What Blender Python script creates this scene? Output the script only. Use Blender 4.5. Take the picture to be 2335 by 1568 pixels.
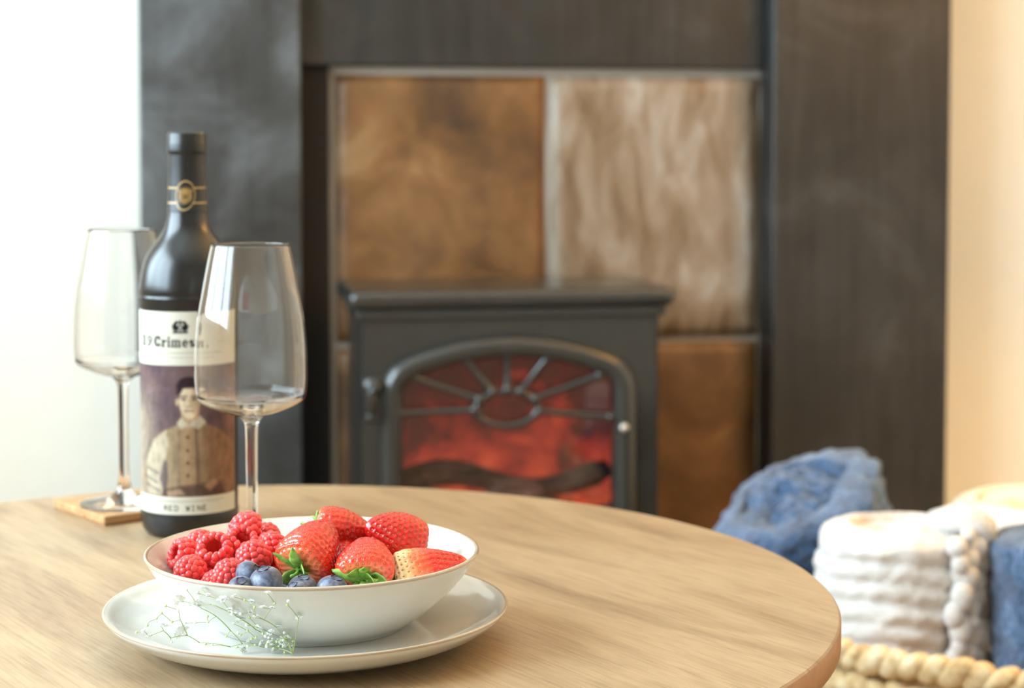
import bpy, math, random
import numpy as np
from mathutils import Vector, Matrix, Quaternion, noise

random.seed(7)
rng = np.random.default_rng(7)
for o in list(bpy.data.objects):
    bpy.data.objects.remove(o)
scene = bpy.context.scene
COL = scene.collection
R = math.radians

# ------------------------------------------------------------------ camera
F, YH, CX, HC = 4300.0, 325.0, 1167.5, 0.75      # focal length and horizon row in photo pixels, eye height
PITCH = R(3.0)
CY = YH + F * math.tan(PITCH)
cam = bpy.data.cameras.new('camera')
cam.sensor_width = 36.0
cam.lens = F / 2335 * 36.0
cam.shift_y = -(784 - CY) / 2335
cam.clip_start = 0.02
cam.dof.use_dof = True
cam.dof.focus_distance = 1.075
cam.dof.aperture_fstop = 7.6
cam_o = bpy.data.objects.new('camera', cam)
cam_o.location = (0, 0, HC)
cam_o.rotation_euler = (R(90) - PITCH, 0, 0)
COL.objects.link(cam_o)
scene.camera = cam_o

# ------------------------------------------------------------------ view, sky, daylight
vs = scene.view_settings
vs.view_transform = 'Standard'
vs.look = 'None'
vs.gamma = 1.0
vs.use_curve_mapping = False
vs.exposure = 0.02
scene.cycles.max_bounces = 12
scene.cycles.transparent_max_bounces = 24
scene.cycles.sample_clamp_indirect = 6.0
world = bpy.data.worlds.new('overcast_sky')
scene.world = world
world.use_nodes = True
world.node_tree.nodes['Background'].inputs[0].default_value = (0.86, 0.93, 1.0, 1)
world.node_tree.nodes['Background'].inputs[1].default_value = 1.0

YAW = R(10.0)                                     # the fireplace wall stands 10 degrees off the camera's axis
ROOM = Matrix.Rotation(YAW, 4, 'Z')
A0, A1, B0, B1, ZC = -1.15, 2.4, -1.9, 2.70, 2.4  # room extents along / towards the fireplace wall, ceiling height
WB0, WB1, WZ0, WZ1 = 0.22, 2.12, 0.72, 2.10      # window opening in the left wall
DAY = 165.0
ld = bpy.data.lights.new('window_daylight', 'AREA')
ld.shape = 'RECTANGLE'
ld.size = WB1 - WB0
ld.size_y = WZ1 - WZ0
ld.energy = DAY
ld.color = (0.69, 0.86, 1.0)
lo = bpy.data.objects.new('window_daylight', ld)
lo.matrix_world = ROOM @ Matrix.Translation((A0 - 0.26, (WB0 + WB1) / 2, (WZ0 + WZ1) / 2)) @ Matrix.Rotation(R(-90), 4, 'Y') @ Matrix.Rotation(R(90), 4, 'Z')
COL.objects.link(lo)
LAMP = 74.0                                       # floor lamp bulb (see make_floor_lamp)
LAMP_COL = (1.0, 0.53, 0.09)


def at(x, y, Y):
    """photo pixel + distance ahead of the camera -> point in the room"""
    u = (x - CX) / F
    v = (y - CY) / F
    d = Vector((u, math.cos(PITCH) - v * math.sin(PITCH), -math.sin(PITCH) - v * math.cos(PITCH)))
    d *= Y / d.y
    return Vector((d.x, d.y, HC + d.z))


# ------------------------------------------------------------------ helpers
def tag(o, label=None, cat=None, group=None, kind=None):
    if label: o['label'] = label
    if cat: o['category'] = cat
    if group: o['group'] = group
    if kind: o['kind'] = kind
    return o


def empty(name, loc=(0, 0, 0), rot=None):
    o = bpy.data.objects.new(name, None)
    o.empty_display_size = 0.02
    if rot is not None:
        o.matrix_world = Matrix.Translation(loc) @ rot.to_4x4()
    else:
        o.location = loc
    COL.objects.link(o)
    return o


class MB:
    """collects vertices and faces; build() links them as one mesh object"""
    def __init__(s):
        s.v = []; s.f = []

    def add(s, verts, faces):
        n = len(s.v)
        s.v.extend([tuple(p) for p in verts])
        s.f.extend([tuple(i + n for i in f) for f in faces])
        return s

    def box(s, x0, x1, y0, y1, z0, z1):
        v = [(x, y, z) for z in (z0, z1) for y in (y0, y1) for x in (x0, x1)]
        return s.add(v, [(0, 2, 3, 1), (4, 5, 7, 6), (0, 1, 5, 4), (1, 3, 7, 5), (3, 2, 6, 7), (2, 0, 4, 6)])

    def lathe(s, prof, n=96, M=None, cap0=False, cap1=False):
        vs_ = []
        for r, z in prof:
            for i in range(n):
                a = 2 * math.pi * i / n
                p = Vector((r * math.cos(a), r * math.sin(a), z))
                vs_.append(M @ p if M else p)
        fs = []
        for k in range(len(prof) - 1):
            for i in range(n):
                j = (i + 1) % n
                fs.append((k * n + i, k * n + j, (k + 1) * n + j, (k + 1) * n + i))
        if cap0: fs.append(tuple(range(n))[::-1])
        if cap1: fs.append(tuple((len(prof) - 1) * n + i for i in range(n)))
        return s.add(vs_, fs)

    def tube(s, pts, rad, n=8, caps=True):
        pts = [Vector(p) for p in pts]
        rads = rad if hasattr(rad, '__len__') else [rad] * len(pts)
        vs_, fs = [], []
        up = Vector((0.13, 0.31, 0.94))
        for k, p in enumerate(pts):
            t = (pts[min(k + 1, len(pts) - 1)] - pts[max(k - 1, 0)]).normalized()
            a = t.cross(up)
            if a.length < 1e-3: a = t.cross(Vector((1, 0, 0)))
            a.normalize(); b = t.cross(a)
            for i in range(n):
                w = 2 * math.pi * i / n
                vs_.append(p + (a * math.cos(w) + b * math.sin(w)) * rads[k])
        for k in range(len(pts) - 1):
            for i in range(n):
                j = (i + 1) % n
                fs.append((k * n + i, (k + 1) * n + i, (k + 1) * n + j, k * n + j))
        if caps:
            fs.append(tuple(range(n))); fs.append(tuple((len(pts) - 1) * n + i for i in range(n))[::-1])
        return s.add(vs_, fs)

    def ball(s, c, r, M=None, nu=12, nv=8):
        rx, ry, rz = r if hasattr(r, '__len__') else (r, r, r)
        c = Vector(c)
        vs_ = []
        for k in range(nv + 1):
            ph = math.pi * k / nv
            for i in range(nu):
                a = 2 * math.pi * i / nu
                p = Vector((rx * math.sin(ph) * math.cos(a), ry * math.sin(ph) * math.sin(a), rz * math.cos(ph)))
                vs_.append(c + (M @ p if M else p))
        fs = []
        for k in range(nv):
            for i in range(nu):
                j = (i + 1) % nu
                fs.append((k * nu + i, (k + 1) * nu + i, (k + 1) * nu + j, k * nu + j))
        return s.add(vs_, fs)

    def mesh(s, name, mat=None, smooth=True):
        me = bpy.data.meshes.new(name)
        me.from_pydata(s.v, [], s.f)
        me.validate(); me.update()
        if smooth:
            me.polygons.foreach_set('use_smooth', [True] * len(me.polygons))
        if mat: me.materials.append(mat)
        return me

    def build(s, name, mat=None, parent=None, smooth=True, bevel=0.0, M=None, weld=False):
        return link(s.mesh(name, mat, smooth), name, parent, bevel, M)


def link(me, name, parent=None, bevel=0.0, M=None):
    o = bpy.data.objects.new(name, me)
    COL.objects.link(o)
    if parent: o.parent = parent
    if M is not None: o.matrix_local = M
    if bevel:
        m = o.modifiers.new('edge', 'BEVEL')
        m.width = bevel; m.segments = 3; m.limit_method = 'ANGLE'; m.angle_limit = R(40)
        m.harden_normals = True
        me.polygons.foreach_set('use_smooth', [True] * len(me.polygons))
    return o


def grid_faces(nu, nv, wrap=False):
    fs = []
    for j in range(nv - 1):
        for i in range(nu if wrap else nu - 1):
            k = (i + 1) % nu
            fs.append((j * nu + i, j * nu + k, (j + 1) * nu + k, (j + 1) * nu + i))
    return fs


# ------------------------------------------------------------------ materials
def lin(r, g, b):
    def c(v):
        v /= 255.0
        return v / 12.92 if v <= 0.04045 else ((v + 0.055) / 1.055) ** 2.4
    return (c(r), c(g), c(b), 1)


class Mat:
    def __init__(s, name):
        s.m = bpy.data.materials.new(name)
        s.m.use_nodes = True
        s.t = s.m.node_tree
        s.b = s.t.nodes['Principled BSDF']
        s.out = s.t.nodes['Material Output']

    def n(s, kind, **kw):
        nd = s.t.nodes.new(kind)
        for k, v in kw.items():
            if k in nd.inputs: nd.inputs[k].default_value = v
            else: setattr(nd, k, v)
        return nd

    def l(s, a, b): s.t.links.new(a, b)

    def set(s, **kw):
        for k, v in kw.items(): s.b.inputs[k.replace('_', ' ')].default_value = v
        return s

    def coord(s, scale=(1, 1, 1), rot=(0, 0, 0), kind='Object', loc=(0, 0, 0)):
        tc = s.n('ShaderNodeTexCoord'); mp = s.n('ShaderNodeMapping')
        mp.inputs['Scale'].default_value = scale; mp.inputs['Rotation'].default_value = rot; mp.inputs['Location'].default_value = loc
        s.l(tc.outputs[kind], mp.inputs['Vector'])
        return mp.outputs['Vector']

    def noise(s, vec, scale, detail=4, rough=0.55, dist=0.0):
        nd = s.n('ShaderNodeTexNoise')
        nd.inputs['Scale'].default_value = scale; nd.inputs['Detail'].default_value = detail
        nd.inputs['Roughness'].default_value = rough; nd.inputs['Distortion'].default_value = dist
        s.l(vec, nd.inputs['Vector'])
        return nd.outputs['Fac']

    def ramp(s, fac, stops):
        nd = s.n('ShaderNodeValToRGB')
        cr = nd.color_ramp
        while len(cr.elements) > 1: cr.elements.remove(cr.elements[-1])
        cr.elements[0].position, cr.elements[0].color = stops[0]
        for p, c in stops[1:]:
            e = cr.elements.new(p); e.color = c
        s.l(fac, nd.inputs['Fac'])
        return nd.outputs['Color']

    def mix(s, fac, a, b, mode='MIX'):
        nd = s.n('ShaderNodeMix'); nd.data_type = 'RGBA'; nd.blend_type = mode
        for sock, val in ((nd.inputs[0], fac), (nd.inputs[6], a), (nd.inputs[7], b)):
            if hasattr(val, 'is_output'): s.l(val, sock)
            else: sock.default_value = val
        return nd.outputs[2]

    def color(s, c): s.l(c, s.b.inputs['Base Color']); return s

    def bump(s, fac, strength=0.3, dist=0.002):
        nd = s.n('ShaderNodeBump')
        nd.inputs['Strength'].default_value = strength; nd.inputs['Distance'].default_value = dist
        s.l(fac, nd.inputs['Height']); s.l(nd.outputs['Normal'], s.b.inputs['Normal'])
        return s


def plain(name, col, rough=0.5, bump=0.0, bscale=200, var=0.0, **kw):
    m = Mat(name)
    m.set(Base_Color=col, Roughness=rough, **kw)
    v = m.coord()
    nz = m.noise(v, bscale)
    if var:
        d = tuple(c * (1 - var) for c in col[:3]) + (1,)
        e = tuple(min(1, c * (1 + var)) for c in col[:3]) + (1,)
        m.color(m.ramp(m.noise(v, bscale * 0.2), [(0.3, d), (0.7, e)]))
    if bump: m.bump(nz, bump, 0.001)
    return m.m


M_wall = plain('wall_paint', lin(236, 231, 218), 0.85, 0.08, 90, 0.015)
M_ceil = plain('ceiling_paint', lin(238, 236, 230), 0.9, 0.05, 90)
M_trimw = plain('white_gloss_paint', lin(240, 240, 236), 0.35, 0.03, 60)


def mk_floor():
    m = Mat('floor_carpet')
    v = m.coord()
    m.color(m.ramp(m.noise(v, 260, 3), [(0.3, lin(150, 130, 108)), (0.7, lin(190, 170, 145))]))
    m.set(Roughness=0.95); m.bump(m.noise(v, 400, 2), 0.6, 0.004)
    return m.m


def mk_table_wood(name, edge=False):
    m = Mat(name)
    ang = math.atan2(-0.83, 0.56)                # grain runs away-left to near-right
    v0 = m.coord(rot=(0, 0, -ang))
    def sc(x, y, z):
        mp = m.n('ShaderNodeMapping'); mp.inputs['Scale'].default_value = (x, y, z); m.l(v0, mp.inputs['Vector']); return mp.outputs['Vector']
    base = m.noise(sc(1.6, 9, 4), 1.6, 5, 0.6, 0.6)
    c = m.ramp(base, [(0.28, lin(110, 84, 58)), (0.40, lin(148, 120, 88)), (0.52, lin(174, 147, 112)), (0.62, lin(160, 132, 98)), (0.74, lin(126, 99, 70))])
    fine = m.noise(sc(6, 150, 20), 3.0, 4, 0.65)
    c = m.mix(0.34, c, m.ramp(fine, [(0.3, lin(112, 88, 62)), (0.55, lin(176, 150, 117))]), 'MIX')
    pores = m.noise(sc(9, 420, 30), 2.0, 2, 0.5)
    streak = m.noise(sc(2.0, 34, 8), 1.4, 3, 0.5)
    pm = m.n('ShaderNodeMath', operation='MULTIPLY')
    m.l(m.ramp(pores, [(0.56, (0, 0, 0, 1)), (0.66, (1, 1, 1, 1))]), pm.inputs[0])
    m.l(m.ramp(streak, [(0.5, (0, 0, 0, 1)), (0.64, (1, 1, 1, 1))]), pm.inputs[1])
    sm = m.n('ShaderNodeMath', operation='MULTIPLY'); sm.inputs[1].default_value = 0.55
    m.l(pm.outputs[0], sm.inputs[0])
    c = m.mix(sm.outputs[0], c, lin(112, 82, 54))
    m.color(c)
    m.set(Roughness=0.42, Specular_IOR_Level=0.45)
    m.bump(fine, 0.12, 0.0006)
    return m.m


def mk_coaster():
    m = Mat('coaster_wood')
    v = m.coord(scale=(4, 60, 60))
    m.color(m.ramp(m.noise(v, 3, 5, 0.6, 0.5), [(0.3, lin(140, 96, 58)), (0.55, lin(190, 146, 98)), (0.75, lin(214, 176, 130))]))
    m.set(Roughness=0.55)
    return m.m


def mk_surround(name='blackened_slate_paint', patchy=False):
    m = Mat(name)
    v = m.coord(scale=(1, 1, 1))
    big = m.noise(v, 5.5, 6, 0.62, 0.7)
    if patchy:
        st = [(0.34, lin(34, 33, 32)), (0.46, lin(54, 55, 55)), (0.58, lin(84, 88, 91)), (0.72, lin(116, 123, 128))]  # paler blue-grey patches, for the left pilaster only
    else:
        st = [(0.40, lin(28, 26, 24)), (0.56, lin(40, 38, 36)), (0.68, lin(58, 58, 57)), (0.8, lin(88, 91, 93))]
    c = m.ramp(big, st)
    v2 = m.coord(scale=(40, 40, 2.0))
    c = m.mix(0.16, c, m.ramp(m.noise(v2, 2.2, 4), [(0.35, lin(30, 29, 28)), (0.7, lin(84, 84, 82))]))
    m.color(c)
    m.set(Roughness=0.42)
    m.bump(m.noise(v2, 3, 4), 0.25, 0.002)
    return m.m


def mk_tile(name, warm=True):
    m = Mat(name)
    tc = m.n('ShaderNodeTexCoord'); geo = m.n('ShaderNodeObjectInfo')
    ad = m.n('ShaderNodeVectorMath', operation='ADD')
    m.l(tc.outputs['Object'], ad.inputs[0]); m.l(geo.outputs['Location'], ad.inputs[1])
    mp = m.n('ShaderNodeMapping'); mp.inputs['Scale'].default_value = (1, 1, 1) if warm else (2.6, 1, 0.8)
    m.l(ad.outputs[0], mp.inputs['Vector'])
    v = mp.outputs['Vector']
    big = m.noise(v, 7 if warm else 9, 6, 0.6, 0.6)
    if warm:
        st = [(0.3, lin(64, 44, 25)), (0.45, lin(98, 67, 35)), (0.58, lin(122, 86, 49)), (0.72, lin(148, 116, 78))]
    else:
        st = [(0.28, lin(96, 74, 50)), (0.42, lin(122, 101, 78)), (0.55, lin(144, 127, 108)), (0.72, lin(172, 161, 149))]  # greyer, paler stops: reflected sheen put into the slate colour
    m.color(m.ramp(big, st))
    m.set(Roughness=0.45)
    m.bump(m.noise(v, 22, 5, 0.6), 0.5, 0.004)
    return m.m


M_floor = mk_floor()
M_table = mk_table_wood('oak_laminate')
M_coaster = mk_coaster()
M_surround = mk_surround()
M_surround_patchy = mk_surround('patchy_slate_paint', True)
M_tile_w = mk_tile('brown_slate')
M_tile_sheen = mk_tile('slate_painted_sheen', False)  # upper right tile, its sheen painted as colour
M_grout = plain('pale_grout', lin(162, 152, 140), 0.8, 0.2, 300)
M_slip = plain('matt_black_slip', lin(20, 18, 16), 0.8, 0.1, 100)
M_iron = plain('cast_iron_paint', lin(46, 46, 44), 0.34, 0.06, 160, 0.1, Metallic=0.25, Coat_Weight=0.6, Coat_Roughness=0.16)
M_ironb = plain('cast_iron_inside', lin(128, 98, 90), 0.8, 0.2, 120)
M_chrome = plain('worn_steel', lin(200, 196, 188), 0.35, Metallic=0.9)
M_bottle = plain('matt_black_glass', lin(16, 16, 17), 0.27, 0.02, 300, Coat_Weight=0.15, Coat_Roughness=0.3)
M_capsule = plain('black_foil_capsule', lin(20, 20, 20), 0.34, 0.03, 200)


def mk_ceramic(name, a, b, speck=0.06):
    m = Mat(name)
    v = m.coord()
    c = m.ramp(m.noise(v, 9, 4), [(0.3, a), (0.7, b)])
    sp = m.ramp(m.noise(v, 420, 2), [(0.68, (0, 0, 0, 1)), (0.76, (speck, speck, speck, 1))])
    c = m.mix(sp, c, lin(150, 130, 105))
    m.color(c)
    m.set(Roughness=0.16, Specular_IOR_Level=0.5, Coat_Weight=0.4, Coat_Roughness=0.05)
    m.bump(m.noise(v, 60, 2), 0.03, 0.001)
    return m.m


M_glaze = mk_ceramic('grey_white_glaze', lin(206, 204, 195), lin(220, 217, 208))
M_glaze_rim = mk_ceramic('brown_rim_glaze', lin(158, 130, 100), lin(206, 190, 168))


def mk_thin_glass(name, tint=(1, 1, 1, 1), ior=1.5):
    m = Mat(name)
    m.t.nodes.remove(m.b)
    tr = m.n('ShaderNodeBsdfTransparent'); tr.inputs[0].default_value = tint
    gl = m.n('ShaderNodeBsdfGlossy'); gl.inputs['Roughness'].default_value = 0.015
    lw = m.n('ShaderNodeLayerWeight')              # thin sheet: Schlick reflectance, the same from both sides
    pw = m.n('ShaderNodeMath', operation='POWER'); pw.inputs[1].default_value = 5.0
    m.l(lw.outputs['Facing'], pw.inputs[0])
    f0 = ((ior - 1) / (ior + 1)) ** 2
    fr = m.n('ShaderNodeMath', operation='MULTIPLY_ADD'); fr.inputs[1].default_value = 1 - f0; fr.inputs[2].default_value = f0
    m.l(pw.outputs[0], fr.inputs[0])
    mx = m.n('ShaderNodeMixShader')
    m.l(fr.outputs[0], mx.inputs[0]); m.l(tr.outputs[0], mx.inputs[1]); m.l(gl.outputs[0], mx.inputs[2])
    m.l(mx.outputs[0], m.out.inputs['Surface'])
    return m.m


M_thin = mk_thin_glass('thin_crystal', (0.985, 0.985, 0.985, 1), 1.5)
M_pane = mk_thin_glass('window_glass', (0.98, 0.99, 0.985, 1), 1.3)
M_stove_glass = mk_thin_glass('smoked_stove_glass', (0.82, 0.74, 0.72, 1), 1.45)
M_crystal = Mat('solid_crystal').set(Base_Color=(1, 1, 1, 1), Roughness=0.0, IOR=1.5, Transmission_Weight=1.0).m


def mk_strawberry(name, pale):
    m = Mat(name)
    at_ = m.n('ShaderNodeAttribute'); at_.attribute_name = 'ripe'
    v = m.coord()
    nz = m.noise(v, 120, 3)
    ad = m.n('ShaderNodeMath', operation='MULTIPLY_ADD'); ad.inputs[1].default_value = 0.22; 
    m.l(nz, ad.inputs[0]); m.l(at_.outputs['Fac'], ad.inputs[2])
    if pale:
        st = [(0.16, lin(250, 240, 196)), (0.36, lin(248, 214, 150)), (0.5, lin(232, 110, 62)), (0.68, lin(214, 42, 26)), (1.0, lin(196, 24, 18))]
    else:
        st = [(0.1, lin(240, 150, 100)), (0.24, lin(226, 66, 38)), (0.55, lin(210, 34, 22)), (1.0, lin(188, 20, 16))]
    m.color(m.ramp(ad.outputs[0], st))
    m.set(Roughness=0.24, Subsurface_Weight=0.22, Subsurface_Scale=0.006, Coat_Weight=0.25, Coat_Roughness=0.12)
    m.b.inputs['Subsurface Radius'].default_value = (1.0, 0.25, 0.12)
    return m.m


M_straw = mk_strawberry('strawberry_flesh', False)
M_straw_p = mk_strawberry('strawberry_flesh_pale_shoulder', True)
M_seed = plain('strawberry_seed', lin(200, 122, 54), 0.4)
M_leaf = Mat('calyx_leaf')
_v = M_leaf.coord()
M_leaf.color(M_leaf.ramp(M_leaf.noise(_v, 160, 4), [(0.3, lin(70, 110, 34)), (0.55, lin(112, 152, 54)), (0.75, lin(160, 190, 96))]))
M_leaf.set(Roughness=0.45, Subsurface_Weight=0.15, Subsurface_Scale=0.002)
M_leaf.bump(M_leaf.noise(_v, 500, 3), 0.3, 0.0005)
M_leaf = M_leaf.m


def mk_rasp():
    m = Mat('raspberry_flesh')
    v = m.coord()
    m.color(m.ramp(m.noise(v, 260, 3), [(0.3, lin(214, 40, 44)), (0.55, lin(230, 64, 60)), (0.75, lin(240, 102, 90))]))
    m.set(Roughness=0.3, Subsurface_Weight=0.4, Subsurface_Scale=0.004, Sheen_Weight=0.25)
    m.b.inputs['Sheen Tint'].default_value = lin(255, 200, 190)
    m.b.inputs['Subsurface Radius'].default_value = (1.0, 0.22, 0.18)
    return m.m


M_rasp = mk_rasp()
M_rasp_in = plain('raspberry_hollow', lin(206, 54, 44), 0.6, 0.3, 500, 0.15, Subsurface_Weight=0.3, Subsurface_Scale=0.004)


def mk_blue():
    m = Mat('blueberry_skin')
    v = m.coord()
    m.color(m.ramp(m.noise(v, 1.5, 5, 0.6, 0.4), [(0.3, lin(34, 38, 54)), (0.5, lin(68, 76, 98)), (0.66, lin(112, 122, 142)), (0.8, lin(150, 160, 176))]))
    m.set(Roughness=0.5, Sheen_Weight=0.3)
    return m.m


M_blue = mk_blue()
M_bluecrown = plain('blueberry_crown', lin(52, 54, 72), 0.7, 0.3, 400, 0.2)
M_petal = plain('white_petal', lin(248, 248, 240), 0.6, 0, 100, Subsurface_Weight=0.1, Subsurface_Scale=0.001)
M_bud = plain('pale_green_bud', lin(200, 214, 150), 0.6, 0, 300, 0.15)
M_stem = plain('thin_green_stem', lin(158, 172, 104), 0.6, 0, 200, 0.15)


def mk_fleece(name, a, b, c, scale=240, rough_bump=0.9):
    m = Mat(name)
    v = m.coord()
    nz = m.noise(v, scale, 4, 0.65)
    big = m.noise(v, 26, 4, 0.6)
    mxf = m.mix(0.45, nz, big)
    m.color(m.ramp(mxf, [(0.36, a), (0.5, b), (0.64, c)]))
    m.set(Roughness=0.95, Sheen_Weight=0.35, Sheen_Roughness=0.5)
    m.bump(nz, rough_bump, 0.006)
    return m.m


M_bluefleece = mk_fleece('blue_fleece', lin(28, 48, 76), lin(54, 84, 122), lin(104, 138, 178))
M_whitefleece = mk_fleece('white_chenille', lin(206, 196, 186), lin(224, 217, 210), lin(236, 232, 228), 300, 0.5)
M_creamfleece = mk_fleece('cream_fleece', lin(226, 204, 176), lin(240, 226, 206), lin(248, 240, 228), 300, 0.5)


def mk_rush():
    m = Mat('seagrass')
    v = m.coord(scale=(1, 1, 1))
    m.color(m.ramp(m.noise(v, 60, 5, 0.6), [(0.3, lin(170, 128, 76)), (0.5, lin(222, 192, 142)), (0.7, lin(244, 226, 190))]))
    m.set(Roughness=0.7)
    m.bump(m.noise(m.coord(scale=(1, 1, 8)), 160, 3), 0.5, 0.003)
    return m.m


M_rush = mk_rush()

# ------------------------------------------------------------------ the room
def struct(name, mb, mat, label, cat, smooth=False, bevel=0.0):
    o = mb.build(name, mat, None, smooth, bevel)
    o.matrix_world = ROOM
    tag(o, label, cat, kind='structure')
    return o


T = 0.12
struct('floor', MB().box(A0 - T, A1 + T, B0 - T, B1 + T, -0.1, 0.0), M_floor, 'beige carpeted floor under the table and fireplace', 'floor')
struct('ceiling', MB().box(A0 - T, A1 + T, B0 - T, B1 + T, ZC, ZC + 0.1), M_ceil, 'plain white ceiling over the room', 'ceiling')
struct('wall_back', MB().box(A0 - T, A1 + T, B1, B1 + T, 0, ZC), M_wall, 'cream painted wall behind the black fire surround', 'wall')
struct('wall_right', MB().box(A1, A1 + T, B0, B1, 0, ZC), M_wall, 'cream painted side wall beyond the blanket basket', 'wall')
struct('wall_front', MB().box(A0 - T, A1 + T, B0 - T, B0, 0, ZC), M_wall, 'cream painted wall facing the fireplace', 'wall')
wl = MB()
wl.box(A0 - T, A0, B0, WB0, 0, ZC).box(A0 - T, A0, WB1, B1, 0, ZC).box(A0 - T, A0, WB0, WB1, 0, WZ0).box(A0 - T, A0, WB0, WB1, WZ1, ZC)
struct('wall_left', wl, M_wall, 'pale side wall holding the large window', 'wall')
win = empty('window_1')
win.matrix_world = ROOM @ Matrix.Translation((A0 - T / 2, (WB0 + WB1) / 2, WZ0))
tag(win, 'large white framed window giving daylight to the table', 'window', kind='structure')
hw, hh = (WB1 - WB0) / 2, WZ1 - WZ0
fr = MB()
fr.box(-0.03, 0.03, -hw, -hw + 0.05, 0, hh).box(-0.03, 0.03, hw - 0.05, hw, 0, hh)
fr.box(-0.03, 0.03, -hw + 0.05, hw - 0.05, 0, 0.05).box(-0.03, 0.03, -hw + 0.05, hw - 0.05, hh - 0.05, hh)
fr.build('window_frame', M_trimw, win, False, 0.004)
for y in (-hw / 3, hw / 3):
    MB().box(-0.025, 0.025, y - 0.025, y + 0.025, 0.05, hh - 0.05).build('mullion', M_trimw, win, False, 0.003)
for k in range(3):
    y0 = -hw + 0.05 if k == 0 else -hw + 2 * hw / 3 * k + 0.025
    y1 = hw - 0.05 if k == 2 else -hw + 2 * hw / 3 * (k + 1) - 0.025
    MB().box(-0.003, 0.003, y0, y1, 0.05, hh - 0.05).build('pane', M_pane, win, False)
MB().box(0.03, 0.16, -hw - 0.05, hw + 0.05, -0.03, 0.0).build('window_sill', M_trimw, win, False, 0.004)
for nm, bx in (('baseboard_left', (A0, A0 + 0.018, B0, B1 - 0.018, 0, 0.12)),
               ('baseboard_right', (A1 - 0.018, A1, B0, B1 - 0.018, 0, 0.12))):
    struct(nm, MB().box(*bx), M_trimw, 'white painted skirting board along the %s side wall' % ('window' if 'left' in nm else 'basket'), 'baseboard', False, 0.004)
bb = MB().box(A0 + 0.018, -0.06, B1 - 0.018, B1, 0, 0.12).box(1.115, A1 - 0.018, B1 - 0.018, B1, 0, 0.12)
struct('baseboard_back', bb, M_trimw, 'white painted skirting board either side of the fire surround', 'baseboard', False, 0.004)

# ------------------------------------------------------------------ fire surround (room axes: a along the wall, b towards it)
sur = empty('fireplace_surround')
sur.matrix_world = ROOM
tag(sur, 'black slate effect fire surround framing the stove', 'fireplace')
PB, LB, TB = 2.60, 2.64, 2.662
MB().box(-0.053, 0.165, PB, B1, 0, 1.12).build('pilaster', M_surround_patchy, sur, False, 0.004)
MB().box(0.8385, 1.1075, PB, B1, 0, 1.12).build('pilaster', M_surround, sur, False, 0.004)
MB().box(0.165, 0.8385, LB, B1, 0.857, 1.12).build('lintel', M_surround, sur, False, 0.004)
MB().box(-0.11, 1.165, 2.52, B1, 1.12, 1.165).build('mantel_shelf', M_surround, sur, False, 0.006)
MB().box(0.165, 0.2075, LB + 0.012, B1, 0.0, 0.857).build('slip', M_slip, sur, False, 0.002)
bp = MB().box(0.2075, 0.8385, TB, B1, 0, 0.857).build('back_panel', M_grout, sur, False)
cols = [(0.2165, 0.5155), (0.5245, 0.834)]
rows = [(0.845, 0.468), (0.459, 0.075)]
for ci, (a0, a1) in enumerate(cols):
    for ri, (z1, z0) in enumerate(rows):
        mb = MB()
        w, h = (a1 - a0) / 2, (z1 - z0) / 2
        nu, nv = 18, 22
        vs_ = []
        for j in range(nv):
            for i in range(nu):
                x = -w + 2 * w * i / (nu - 1); z = -h + 2 * h * j / (nv - 1)
                e = min(w - abs(x), h - abs(z))
                d = -0.007 + 0.003 * noise.noise((x * 14 + ci * 5, z * 14 + ri * 3, 0.5)) + (0.003 if e < 0.002 else 0)
                vs_.append((x, d, z))
        vs_ += [(-w, 0, -h), (w, 0, -h), (w, 0, h), (-w, 0, h)]
        fs = grid_faces(nu, nv)
        n0 = nu * nv
        fs += [tuple(range(nu))[::-1] + (n0, n0 + 1), tuple(range((nv - 1) * nu, nv * nu)) + (n0 + 2, n0 + 3)]
        fs += [tuple(j * nu for j in range(nv)) + (n0 + 3, n0), tuple(j * nu + nu - 1 for j in range(nv))[::-1] + (n0 + 1, n0 + 2)]
        mb.add(vs_, fs)
        mb.build('tile', M_tile_sheen if (ci == 1 and ri == 0) else M_tile_w, bp, True, M=Matrix.Translation(((a0 + a1) / 2, TB, (z0 + z1) / 2)))
MB().box(0.0, 1.06, 2.30, 2.655, 0.0, 0.05).build('hearth', M_surround, sur, False, 0.004)

# ------------------------------------------------------------------ stove
stove = empty('stove')
stove.matrix_world = ROOM @ Matrix.Translation((0.4245, 2.40, 0.05))
tag(stove, 'dark grey cast iron electric stove glowing red inside fireplace', 'stove')
SZ = -0.05                                        # stove heights below are measured from the floor
def sbox(mb, x0, x1, y0, y1, z0, z1): return mb.box(x0, x1, y0, y1, z0 + SZ, z1 + SZ)
# door opening outline: straight sides with a flat arch on top
def arch(hw_, zs, zt, rc, n=40, z0=0.13):
    """outline points from bottom left over the arch to bottom right"""
    pts = [(-hw_, z0), (-hw_, zs)]
    for i in range(1, 9):                          # rounded shoulder
        a = math.pi - (math.pi / 2 - 0.32) * i / 8
        pts.append((-hw_ + rc + rc * math.cos(a), zs + rc * math.sin(a)))
    x0, y0 = pts[-1]
    for i in range(1, n):
        t = i / n
        x = x0 + (-x0 - x0) * t
        pts.append((x, y0 + (zt - y0) * (1 - (x / x0) ** 2)))
    left = pts[:10]
    pts += [(-x, z) for x, z in left[::-1]]
    return pts
DX = -0.006
o_in = arch(0.139, 0.425, 0.474, 0.030)
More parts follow.
